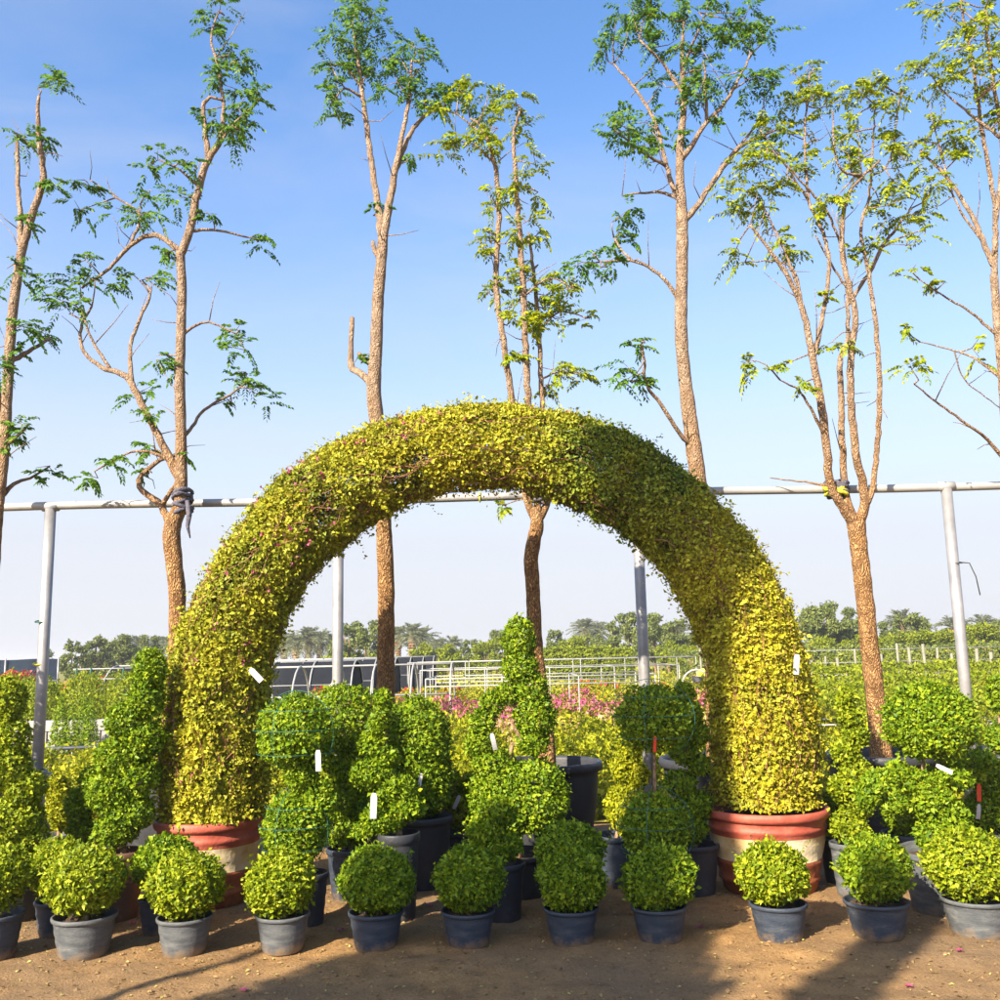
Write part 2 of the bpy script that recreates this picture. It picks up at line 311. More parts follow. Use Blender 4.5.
def bark_mat(name, dark, mid, light, vs=16.0, stretch=(1, 1, 0.45), bump=0.9, upper=None):
    m, nt, out = new_mat(name); L = nt.links
    tcn = nt.nodes.new('ShaderNodeTexCoord'); mpn = nt.nodes.new('ShaderNodeMapping'); mpn.inputs['Scale'].default_value = stretch
    L.new(tcn.outputs['Object'], mpn.inputs['Vector'])
    nw = nt.nodes.new('ShaderNodeTexNoise'); nw.inputs['Scale'].default_value = 11; nw.inputs['Detail'].default_value = 4
    L.new(mpn.outputs[0], nw.inputs['Vector'])
    mxv = nt.nodes.new('ShaderNodeMixRGB'); mxv.inputs['Fac'].default_value = 0.12
    L.new(mpn.outputs[0], mxv.inputs['Color1']); L.new(nw.outputs['Color'], mxv.inputs['Color2'])
    vo = nt.nodes.new('ShaderNodeTexVoronoi'); vo.feature = 'DISTANCE_TO_EDGE'; vo.inputs['Scale'].default_value = vs * 1.6
    L.new(mxv.outputs[0], vo.inputs['Vector'])
    n1 = nt.nodes.new('ShaderNodeTexNoise'); n1.inputs['Scale'].default_value = 22; n1.inputs['Detail'].default_value = 6
    L.new(mpn.outputs[0], n1.inputs['Vector'])
    r1 = ramp(nt, [(0.30, mid), (0.55, light), (0.75, tuple(min(1, c * 1.25) for c in light))]); L.new(n1.outputs['Fac'], r1.inputs['Fac'])
    r2 = ramp(nt, [(0.0, (1, 1, 1)), (0.16, (0, 0, 0))]); L.new(vo.outputs['Distance'], r2.inputs['Fac'])
    mc = nt.nodes.new('ShaderNodeMixRGB'); L.new(r2.outputs[0], mc.inputs['Fac']); L.new(r1.outputs[0], mc.inputs['Color1']); mc.inputs['Color2'].default_value = (*dark, 1)
    col = mc.outputs[0]
    if upper:      # older scaly bark low down, smooth pale bark higher up the tree
        sp_ = nt.nodes.new('ShaderNodeSeparateXYZ'); L.new(tcn.outputs['Object'], sp_.inputs[0])
        wv = nt.nodes.new('ShaderNodeMath'); wv.operation = 'MULTIPLY_ADD'; wv.inputs[1].default_value = 1.6; L.new(nw.outputs['Fac'], wv.inputs[0]); L.new(sp_.outputs['Z'], wv.inputs[2])
        mr_ = nt.nodes.new('ShaderNodeMapRange'); mr_.inputs['From Min'].default_value = 3.2; mr_.inputs['From Max'].default_value = 5.0; L.new(wv.outputs[0], mr_.inputs['Value'])
        r5 = ramp(nt, [(0.3, upper[0]), (0.55, upper[1]), (0.75, upper[2])]); L.new(n1.outputs['Fac'], r5.inputs['Fac'])
        m5 = nt.nodes.new('ShaderNodeMixRGB'); L.new(mr_.outputs[0], m5.inputs['Fac']); L.new(col, m5.inputs['Color1']); L.new(r5.outputs[0], m5.inputs['Color2']); col = m5.outputs[0]
    p = nt.nodes.new('ShaderNodeBsdfPrincipled'); p.inputs['Roughness'].default_value = 0.9; p.inputs['Specular IOR Level'].default_value = 0.15
    L.new(col, p.inputs['Base Color'])
    sm = nt.nodes.new('ShaderNodeMath'); sm.operation = 'MULTIPLY_ADD'; sm.inputs[1].default_value = 2.0; L.new(vo.outputs['Distance'], sm.inputs[0]); L.new(n1.outputs['Fac'], sm.inputs[2])
    b = nt.nodes.new('ShaderNodeBump'); b.inputs['Strength'].default_value = bump; b.inputs['Distance'].default_value = 0.03
    L.new(sm.outputs[0], b.inputs['Height']); L.new(b.outputs[0], p.inputs['Normal']); L.new(p.outputs[0], out.inputs['Surface'])
    return m
M['bark'] = bark_mat('scaly_bark', (0.10, 0.05, 0.022), (0.27, 0.145, 0.06), (0.46, 0.26, 0.11), vs=38, bump=0.8, upper=((0.21, 0.145, 0.095), (0.32, 0.23, 0.16), (0.43, 0.325, 0.235)))
M['branch'] = M['bark']
M['stem'] = bark_mat('shrub_stem_bark', (0.10, 0.06, 0.03), (0.22, 0.14, 0.08), (0.32, 0.22, 0.13), vs=25, bump=0.4)
M['palm_trunk'] = bark_mat('palm_trunk_bark', (0.12, 0.06, 0.03), (0.26, 0.14, 0.08), (0.38, 0.24, 0.14), vs=3, bump=0.8)

def ground_mat():
    m, nt, out = new_mat('sandy_earth'); L = nt.links
    tcn = nt.nodes.new('ShaderNodeTexCoord')
    def N(sc, det, ro=0.6):
        n = nt.nodes.new('ShaderNodeTexNoise'); n.inputs['Scale'].default_value = sc; n.inputs['Detail'].default_value = det; n.inputs['Roughness'].default_value = ro
        L.new(tcn.outputs['Object'], n.inputs['Vector']); return n
    big, mid, fine = N(0.55, 4), N(5, 6, 0.7), N(70, 5, 0.7)
    r1 = ramp(nt, [(0.25, (0.155, 0.088, 0.038)), (0.5, (0.31, 0.182, 0.074)), (0.75, (0.42, 0.255, 0.108))]); L.new(mid.outputs['Fac'], r1.inputs['Fac'])
    r2 = ramp(nt, [(0.38, (0.0, 0.0, 0.0)), (0.60, (0.75, 0.75, 0.75))]); L.new(big.outputs['Fac'], r2.inputs['Fac'])
    mc = nt.nodes.new('ShaderNodeMixRGB'); L.new(r2.outputs[0], mc.inputs['Fac']); L.new(r1.outputs[0], mc.inputs['Color1']); mc.inputs['Color2'].default_value = (0.18, 0.125, 0.075, 1)
    r3 = ramp(nt, [(0.28, (0.45, 0.42, 0.40)), (0.5, (1, 1, 1)), (0.72, (1.25, 1.22, 1.15))]); L.new(fine.outputs['Fac'], r3.inputs['Fac'])
    mu = nt.nodes.new('ShaderNodeMixRGB'); mu.blend_type = 'MULTIPLY'; mu.inputs['Fac'].default_value = 0.75
    L.new(mc.outputs[0], mu.inputs['Color1']); L.new(r3.outputs[0], mu.inputs['Color2'])
    p = nt.nodes.new('ShaderNodeBsdfPrincipled'); p.inputs['Roughness'].default_value = 0.95; p.inputs['Specular IOR Level'].default_value = 0.12
    L.new(mu.outputs[0], p.inputs['Base Color'])
    sm = nt.nodes.new('ShaderNodeMath'); sm.operation = 'MULTIPLY_ADD'; sm.inputs[1].default_value = 0.5; L.new(fine.outputs['Fac'], sm.inputs[0]); L.new(mid.outputs['Fac'], sm.inputs[2])
    b = nt.nodes.new('ShaderNodeBump'); b.inputs['Strength'].default_value = 0.75; b.inputs['Distance'].default_value = 0.03
    L.new(sm.outputs[0], b.inputs['Height']); L.new(b.outputs[0], p.inputs['Normal']); L.new(p.outputs[0], out.inputs['Surface'])
    return m
M['ground'] = ground_mat()
M['field'] = surf_mat('field_earth', [(0.3, (0.12, 0.11, 0.02)), (0.5, (0.18, 0.17, 0.03)), (0.7, (0.24, 0.18, 0.08))], 0.8, (0.9, 1), 0.8, 6, spec=0.1, detail=8)

# ================================================================== THE SETTING
def ground_z(x, y):
    q = Vector((x, y, 0))
    return 0.018 * mnoise.noise(q * 1.3) + 0.014 * mnoise.noise(q * 4.1) + 0.011 * mnoise.noise(q * 11)
def make_ground():
    xs = np.concatenate([-np.geomspace(700, 5.2, 26), np.arange(-5, 5.001, 0.05), np.geomspace(5.2, 700, 26)])
    ys = np.concatenate([-np.geomspace(300, 0.5, 14), np.arange(0, 4.0, 0.4), np.arange(4.0, 9.2, 0.05), np.geomspace(9.4, 1500, 30)])
    V = np.zeros((len(ys), len(xs), 3)); V[..., 0] = xs[None]; V[..., 1] = ys[:, None]
    for j, y in enumerate(ys):
        if not 3.9 < y < 9.2: continue
        for i, x in enumerate(xs):
            if -5.1 < x < 5.1: V[j, i, 2] = ground_z(x, y) - 0.012
    n = len(xs); jj, ii = np.meshgrid(np.arange(len(ys) - 1), np.arange(n - 1), indexing='ij')
    a = (jj * n + ii).ravel(); f = np.stack([a, a + 1, a + n + 1, a + n], 1)
    tag(put('ground', mesh_np('ground', V.reshape(-1, 3), f, 4, M['ground'], True)), kind='structure')
    g = Geo().add([(-500, 9.6, 0.02), (500, 9.6, 0.02), (700, 500, 0.02), (-700, 500, 0.02)], [(0, 1, 2, 3)])
    tag(g.build('field', M['field'], smooth=False), kind='structure')
make_ground()

# pebbles and plant litter: nobody could count it
def make_litter():
    n = 5200
    P = np.stack([RNG.uniform(-4, 4, n), RNG.uniform(4.6, 8.6, n), np.zeros(n)], 1)
    P[:, 2] = [ground_z(x, y) - 0.006 for x, y, _ in P]
    D = unit(RNG.normal(size=(n, 3)) * np.array([1, 1, 0.15])); Nn = unit(np.array([0, 0, 1.0]) + 0.35 * RNG.normal(size=(n, 3)))
    sc = RNG.uniform(0.4, 1.2, n)
    v, f = leaf_geo(P, D, Nn, 0.026 * sc, 0.014 * sc)
    o = put('leaf_litter', mesh_np('leaf_litter', v, f, 3, M['litter'])); tag(o, 'scattered dry leaf litter on the sandy ground', 'leaf litter', kind='stuff')
    g = Geo()
    for _ in range(700):
        x, y = random.uniform(-4, 4), random.uniform(4.6, 8.4); r = random.choice((0.006, 0.008, 0.011, 0.016)); z = ground_z(x, y) - 0.012
        top = (x + random.uniform(-.3, .3) * r, y + random.uniform(-.3, .3) * r, z + r * 0.9); k = 6; ring = []
        for i in range(k):
            a = 2 * math.pi * i / k + random.uniform(-.2, .2); q = r * random.uniform(0.8, 1.25)
            ring.append((x + q * math.cos(a), y + q * math.sin(a), z + r * random.uniform(0, 0.35)))
        g.add(ring + [top], [(i, (i + 1) % k, k) for i in range(k)])
    o = g.build('gravel', M['ground'], smooth=False); tag(o, 'small stones scattered over the sandy ground', 'gravel', kind='stuff')
make_litter()

# ================================================================== POTS
def pot_geo(r, h, kind='nursery', seg=40):
    rb = r * 0.75
    if kind == 'nursery':
        prof = [(rb * 0.96, 0.0), (rb, 0.012)]
        for i in range(1, 7):
            t = i / 7; prof.append((rb + (r * 0.94 - rb) * t + (0.0035 if i % 2 else 0), 0.012 + (h * 0.86 - 0.012) * t))
        prof += [(r * 0.945, h * 0.86), (r * 0.955, h * 0.885), (r * 1.0, h * 0.895), (r * 1.02, h * 0.93), (r * 1.02, h * 0.985), (r * 1.0, h), (r * 0.955, h), (r * 0.94, h * 0.97), (r * 0.90, h * 0.80)]
    else:  # deep tree tub with rolled rim
        prof = [(rb * 0.98, 0.0), (rb, 0.015), (r * 0.90, h * 0.55), (r * 0.945, h * 0.86), (r * 0.95, h * 0.90), (r * 1.01, h * 0.905), (r * 1.03, h * 0.93), (r * 1.03, h * 0.975), (r * 1.01, h), (r * 0.96, h), (r * 0.94, h * 0.96), (r * 0.92, h * 0.78)]
    return Geo().lathe(prof, seg, wob=0.012)
def soil_geo(r, z, seg=24):
    v = [(0, 0, z + 0.015)]; f = []
    for j, q in enumerate((0.5, 1.0)):
        for k in range(seg):
            a = 2 * math.pi * k / seg; v.append((r * q * math.cos(a), r * q * math.sin(a), z + random.uniform(-0.008, 0.012)))
    for k in range(seg):
        k2 = (k + 1) % seg; f += [(0, 1 + k, 1 + k2), (1 + k, 1 + seg + k, 1 + seg + k2, 1 + k2)]
    return Geo().add(v, f)
def add_pot(root, r, h, mat, kind='nursery', tilt=None, handle=False):
    p = pot_geo(r, h, kind).build('pot', mat, root)
    soil_geo(r * 0.905, h * 0.82).build('soil', M['soil'], p)
    if handle:
        for s in (-1, 1):
            g = Geo(); g.tube(catmull([(s * r * 1.0, -0.06, h * .93), (s * r * 1.16, -0.05, h * .97), (s * r * 1.2, 0, h * .99), (s * r * 1.16, 0.05, h * .97), (s * r * 1.0, 0.06, h * .93)], [.012] * 5, .02)[0], 0.011, 6)
            g.build('handle', mat, p)
    if tilt: p.rotation_euler = tilt
    return p
def add_tag(root, p, ang=0.0, length=0.10, width=0.022, mat='tagw', lean=0.1):
    """hanging paper tag at root-local position p"""
    g = Geo(); cv = random.uniform(-.22, .22); tw = random.uniform(-.25, .25); v = []; m_ = 7
    for q in range(m_):
        t = q / (m_ - 1); wd = width * (.32 if q == 0 else .5) ; yy = cv * length * t * t; a = tw * t
        v += [(-wd * math.cos(a), yy - wd * math.sin(a), -length * t + .012), (wd * math.cos(a), yy + wd * math.sin(a), -length * t + .012)]
    n_ = len(v); v += [(x, y + .0016, z) for x, y, z in v]; f = []
    for q in range(m_ - 1): a = 2 * q; f += [(a, a + 1, a + 3, a + 2), (n_ + a + 2, n_ + a + 3, n_ + a + 1, n_ + a), (a, a + 2, n_ + a + 2, n_ + a), (a + 1, n_ + a + 1, n_ + a + 3, a + 3)]
    f += [(0, n_, n_ + 1, 1), (n_ - 2, n_ - 1, 2 * n_ - 1, 2 * n_ - 2)]; g.add(v, f)
    o = g.build('tag', M[mat], root, smooth=False); o.location = p; o.rotation_euler = (lean, ang, 0)
    return o

# ================================================================== TOPIARY
def topiary(name, label, cat, base_px, Y, pot, spheres, leaf='topi', n=5000, group=None, leafL=0.027, trunk=True, tags=(), potmat='pot', potkind='nursery', tilt=None, handle=False, inner=0.25, depth=0.16):
    """base_px: pot centre x px; pot=(top_y_px, half_width_px); spheres: (x,y,rx[,rz][,dY]) in photo survey pixels at depth Y"""
    ytop, hw = pot
    b = at(base_px, ytop, Y); X = b[0]; h = max(b[2], 0.18); r = hw * mpp(base_px, ytop, Y)
    gz = ground_z(X, Y) - 0.018
    root = thing(name, (X, Y, gz), label, cat, group)
    add_pot(root, r, h - gz, M[potmat], potkind, tilt, handle)
    loc = []
    for s in spheres:
        x, y, rx = s[:3]; rz = s[3] if len(s) > 3 else rx; dY = s[4] if len(s) > 4 else 0.0
        c = at(x, y, Y + dY); k = mpp(x, y, Y + dY)
        q_ = 1.0 if name == 'ball_topiary' else 0.90; loc.append((c[0] - X, c[1] - Y, c[2] - gz, rx * k * q_, rx * k * q_, rz * k * q_))
    P, Nn = blob_points(loc, int(n * 1.65), inner=inner, depth=depth, lump=0.075, spill=0.085)
    ok = P[:, 2] > (h - gz) * 0.97; P, Nn = P[ok], Nn[ok]
    # stray shoots breaking the clipped outline
    ns = int(10 + n / 260); si = RNG.choice(len(P), ns); SP, SN = [], []
    for q in si:
        d = unit(Nn[q] + 0.5 * RNG.normal(size=3) + np.array([0, 0, .5])); ln = random.uniform(.02, .075)
        for t in np.linspace(.2, 1, 5): SP.append(P[q] + d * ln * t + RNG.normal(size=3) * .004); SN.append(d)
    P = np.concatenate([P, np.array(SP)]); Nn = np.concatenate([Nn, np.array(SN)])
    put('foliage', foliage_mesh('foliage', P, Nn, M[leaf], leafL, leafL * 0.62), root)
    if trunk:
        top = max(loc, key=lambda q: q[2]); pts = [(0, 0, (h - gz) * 0.8), (0.01, 0, h + 0.02)]
        mids = sorted(loc, key=lambda q: q[2])
        for q in mids:
            if q[2] > h + 0.05: pts.append((np.clip(q[0] - top[0] * 0.0, -0.06, 0.06) * 0.6 + top[0] * 0.6 * min(1, (q[2] - h) / max(.1, top[2] - h)), q[1] * 0.3, q[2]))
        if len(pts) < 3: pts.append((0.01, 0.01, h + 0.12))
        pp, rr = catmull(pts, np.linspace(0.022, 0.009, len(pts)), 0.05)
        Geo().tube(pp, rr, 7).build('stem', M['stem'], root)
        # fine inner twigs that carry the leaves
        g = Geo()
        for _ in range(26):
            q = loc[random.randrange(len(loc))]; d = rvec(1)[0]
            e = (q[0] + d[0] * q[3] * .9, q[1] + d[1] * q[4] * .9, q[2] + d[2] * q[5] * .9)
            if e[2] < h * 0.9: continue
            s0 = (q[0] * .9, q[1] * .9, max(h * 0.9, q[2] - q[5] * .4)); g.tube([s0, ((s0[0] + e[0]) / 2, (s0[1] + e[1]) / 2, (s0[2] + e[2]) / 2 + .01), e], [.006, .004, .002], 4)
        if g.v: g.build('twigs', M['stem'], root)['kind'] = 'stuff'
    for (tx, ty, ang, L, mt, dy) in tags:
        c = at(tx, ty, Y + dy * 0.82); add_tag(root, (c[0] - X, c[1] - Y, c[2] - gz), ang, L, L * 0.26, mt)
    return root
def wire_hoops(root, cx, cy, rx, rz, Y):
    """green wire former: rings and meridians round one clipped dome"""
    c = at(cx, cy, Y); k = mpp(cx, cy, Y); o = np.array(root.location); cc = c - o; R = rx * k * 1.02; RZ = rz * k * 1.02
    for fz in (-0.45, 0.1, 0.55):
        rr = R * math.sqrt(1 - fz * fz); z = cc[2] + RZ * fz
        pts = [(cc[0] + rr * math.cos(a), cc[1] + rr * math.sin(a), z) for a in np.linspace(0, 2 * math.pi, 25)]
        Geo().tube(pts, 0.0021, 5, cap=False).build('wire_ring', M['wire'], root)
    for a in (0.35, 1.92):
        pts = [(cc[0] + R * math.cos(t) * math.cos(a), cc[1] - R * math.cos(t) * math.sin(a), cc[2] + RZ * math.sin(t)) for t in np.linspace(-0.9, math.pi + 0.9, 26)]
        Geo().tube(pts, 0.0021, 5, cap=False).build('wire_hoop', M['wire'], root)

def front_balls():
    grp = 'clipped balls in the front row of pots'
    pots = [  # px, top_y, half_w, ball x,y,rx,rz, mat, leaf, label
        (-8, 914, 30, -4, 880, 31, 36, 'pot', 'ball', 'clipped green ball in grey pot before the tall tiered topiary'),
        (85, 915, 31, 84, 882, 41, 37, 'pot_pale', 'ball', 'widest yellow-green ball in pale grey pot in front of the brown-potted spiral'),
        (185, 920, 27, 186, 887, 40, 35, 'pot_pale', 'ball', 'yellow-green ball in pale grey pot before the left red and cream arch pot'),
        (283, 914, 26.5, 281, 885, 36, 35, 'pot_pale', 'ball', 'sunlit green ball in grey pot before the wired two-tier bush beside the arch'),
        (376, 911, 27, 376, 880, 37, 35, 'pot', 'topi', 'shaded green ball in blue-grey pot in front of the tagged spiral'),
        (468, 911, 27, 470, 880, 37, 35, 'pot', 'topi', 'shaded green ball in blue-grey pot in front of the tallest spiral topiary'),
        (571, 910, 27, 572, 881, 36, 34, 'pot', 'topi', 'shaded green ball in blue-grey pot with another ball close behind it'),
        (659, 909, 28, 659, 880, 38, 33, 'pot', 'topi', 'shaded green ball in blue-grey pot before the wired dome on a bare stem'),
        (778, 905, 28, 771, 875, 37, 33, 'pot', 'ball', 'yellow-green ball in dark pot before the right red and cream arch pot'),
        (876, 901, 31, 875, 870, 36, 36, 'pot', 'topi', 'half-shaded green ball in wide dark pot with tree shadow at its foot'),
        (975, 898, 32, 970, 866, 43, 39, 'pot_pale', 'ball', 'large bright yellow-green ball in pale ribbed pot beside the tilted grey pot')]
    for px, ty, hw, bx, by, rx, rz, pm, lf, lab in pots:
        topiary('ball_topiary', lab, 'topiary', px, 5.84, (ty - 1, hw), [(bx, by - 2, rx * .90, rz * .83)] + [(bx + random.uniform(-11, 11), by - 1 + random.uniform(-7, 7), rx * random.uniform(.6, .8), rz * random.uniform(.55, .75), random.uniform(-.06, .06)) for _ in range(3)], lf, 6200, grp, potmat=pm, leafL=0.026)

# ------------------------------------------------------------------ tiers, spirals and domes behind the front row
def mid_topiaries():
    T = topiary
    T('ball_topiary', 'small green ball in dark blue pot behind the widest front ball', 'topiary', 58, 6.3, (908, 22), [(60, 868, 29, 26)], 'ball', 3500, potmat='pot')
    T('ball_topiary', 'small green ball close against the left arch pot, behind a front ball', 'topiary', 163, 6.25, (896, 24), [(166, 864, 29, 26)], 'topi', 3500, potmat='pot')
    T('ball_topiary', 'shaded green ball half hidden behind a front ball, beside the big black tub', 'topiary', 570, 6.35, (880, 24), [(570, 851, 33, 27)], 'topi', 3600, potmat='pot')
    T('tiered_topiary', 'tall lumpy tiered topiary in black pot before the left post', 'topiary', 16, 6.65, (862, 34),
      [(6, 700, 20, 24), (12, 738, 18, 22), (2, 768, 30, 24), (24, 788, 22, 22), (12, 822, 32, 26), (30, 838, 18, 18)], 'ball', 8500, potmat='pot_black')
    T('spiral_topiary', 'tall green spiral topiary in brown pot against the left arch leg', 'topiary', 122, 6.6, (850, 22),
      [(149, 672, 17, 24), (146, 700, 18, 20), (126, 722, 21, 20), (143, 740, 22, 20), (120, 758, 26, 22), (136, 778, 24, 20), (112, 792, 26, 22), (130, 812, 26, 20), (116, 830, 24, 16)], 'topi', 11000, potmat='pot_brown')
    T('spiral_topiary', 'small green spiral half hidden behind the brown-potted spiral', 'topiary', 84, 7.0, (848, 18), [(92, 782, 12, 16), (80, 806, 14, 18), (82, 832, 15, 14)], 'topi', 2800, potmat='pot_black')
    T('shrub', 'loose yellow shrub in grey pot beside the concrete post footing', 'shrub', 58, 7.7, (834, 15), [(60, 806, 13, 24), (56, 788, 10, 14)], 'gold_topi', 2000, potmat='pot_pale')
    e = T('tiered_topiary', 'two-tier bush with green wire hoops beside the left arch leg', 'topiary', 308, 6.35, (872, 20),
          [(296, 733, 41, 40), (302, 772, 18, 20), (296, 828, 35, 38), (318, 806, 18, 20)], 'topi', 9000, potmat='pot_black', tags=[(318, 752, 0.0, 0.13, 'tagw', -0.32)])
    wire_hoops(e, 296, 733, 42, 41, 6.35); wire_hoops(e, 296, 828, 36, 39, 6.35)
    T('spiral_topiary', 'broad spiral bush in cracked grey pot between wired bush and tagged spiral', 'topiary', 351, 7.0, (847, 24),
      [(345, 718, 39, 36), (330, 748, 26, 24), (352, 768, 24, 22), (338, 800, 30, 26), (362, 815, 24, 22), (345, 830, 28, 16)], 'topi', 9500, potmat='pot')
    T('egg_topiary', 'tall egg-shaped clipped bush in deep black pot behind the tagged spiral', 'topiary', 422, 7.35, (815, 30),
      [(416, 742, 38, 48), (424, 778, 31, 40)], 'topi', 8500, potmat='pot_black', potkind='tub', tags=[(421, 775, 0.15, 0.09, 'tagw', -0.3)])
    T('spiral_topiary', 'slim spiral topiary with hanging white tag in black pot', 'topiary', 398, 6.45, (832, 22),
      [(382, 704, 9, 14), (378, 726, 11, 12), (372, 744, 15, 13), (384, 758, 15, 12), (372, 774, 24, 16), (394, 790, 25, 16), (404, 806, 22, 15), (384, 818, 24, 15), (366, 838, 20, 16)], 'topi', 7500, potmat='pot_black', tags=[(374, 795, 0.05, 0.155, 'tagw', -0.2)])
    T('spiral_topiary', 'tallest spiral topiary with broad leafy base in front of the shaded trunk', 'topiary', 518, 7.0, (852, 36),
      [(519, 640, 17, 24), (520, 668, 19, 18), (531, 690, 18, 20), (535, 716, 22, 24), (533, 742, 18, 14), (508, 694, 12, 12), (492, 704, 13, 12), (482, 722, 14, 14), (480, 745, 16, 14), (494, 764, 24, 16), (535, 796, 36, 40), (502, 800, 36, 42)], 'topi', 14000, potmat='pot_black', tags=[(492, 735, -0.2, 0.12, 'tagw', -0.25)])
    T('spiral_topiary', 'small squat spiral beside the open black pot rim', 'topiary', 500, 6.4, (862, 25), [(498, 812, 19, 16), (486, 832, 20, 15), (505, 846, 18, 14)], 'topi', 3600, potmat='pot_black')
    T('shrub', 'low tagged shrub in small dark pot between the egg bush and tallest spiral', 'shrub', 462, 7.7, (829, 22), [(460, 808, 20, 22), (450, 786, 14, 18), (472, 790, 14, 18)], 'ball', 3400, potmat='pot', tags=[(459, 797, 0.45, 0.11, 'tagw', -0.3)])
    T('shrub', 'loose yellow-green columnar shrub in grey pot beside the big black tub', 'shrub', 616, 7.2, (834, 22), [(630, 746, 12, 18), (622, 768, 11, 14), (636, 776, 13, 16), (624, 808, 20, 26)], 'gold_topi', 5200, potmat='pot', depth=0.3)
    k = T('tiered_topiary', 'sparse green dome on a bare stem above a second wired dome', 'topiary', 655, 6.45, (872, 24), [(653, 718, 39, 36), (655, 828, 36, 38)], 'topi', 7400, potmat='pot_black', depth=0.35)
    wire_hoops(k, 653, 718, 41, 38, 6.45); wire_hoops(k, 655, 828, 38, 40, 6.45)
    add_tag(k, tuple(at(655, 738, 6.24) - np.array(k.location)), 0.05, 0.10, 0.02, 'tagr', 0.05)
    T('spiral_topiary', 'leaning slim spiral topiary in black pot before the right arch leg', 'topiary', 694, 6.9, (843, 24),
      [(684, 694, 10, 13), (690, 714, 13, 13), (696, 734, 14, 12), (684, 752, 15, 12), (698, 764, 13, 11), (680, 784, 17, 14), (694, 806, 20, 16), (686, 828, 22, 16)], 'topi', 5600, potmat='pot_black')
    T('spiral_topiary', 'yellow-green narrow spiral in beige-grey pot right of the arch', 'topiary', 849, 6.75, (842, 19),
      [(846, 700, 9, 12), (850, 718, 11, 11), (856, 736, 13, 12), (845, 752, 14, 12), (856, 770, 15, 12), (844, 788, 16, 13), (856, 808, 16, 13), (848, 828, 19, 14)], 'ball', 5400, potmat='pot_pale')
    T('shrub', 'low sprouting shrub in black pot behind the right arch pot', 'shrub', 834, 7.15, (838, 14), [(832, 815, 12, 22)], 'topi', 1200, potmat='pot_black')
    T('ball_topiary', 'small green ball in wide dark pot under the big pompom topiary', 'topiary', 910, 6.95, (832, 27), [(907, 812, 24, 24)], 'topi', 2600, potmat='pot')
    q = T('pompom_topiary', 'big round-headed pompom topiary in tilted pale grey pot with handles', 'topiary', 931, 6.35, (846, 28),
          [(930, 722, 48, 41), (898, 772, 12, 11), (880, 782, 16, 12), (915, 783, 16, 13), (866, 796, 13, 13), (930, 800, 22, 20), (950, 778, 22, 14), (948, 820, 24, 20), (935, 836, 22, 16)], 'topi', 13500, potmat='pot_pale', tilt=(0.05, -0.10, 0.2), handle=True, tags=[(938, 766, -1.1, 0.10, 'tagw', -0.3)])
    T('tiered_topiary', 'tiered green topiary with red plastic tag beside the large pale-potted ball', 'topiary', 992, 6.9, (830, 26),
      [(1004, 695, 17, 22), (1000, 740, 14, 16), (978, 768, 24, 18), (1000, 790, 26, 20), (985, 812, 22, 20)], 'topi', 6800, potmat='pot_black', tags=[(979, 786, 0.05, 0.11, 'tagr', -0.35), (979, 806, 0.05, 0.10, 'tagw', -0.34)])

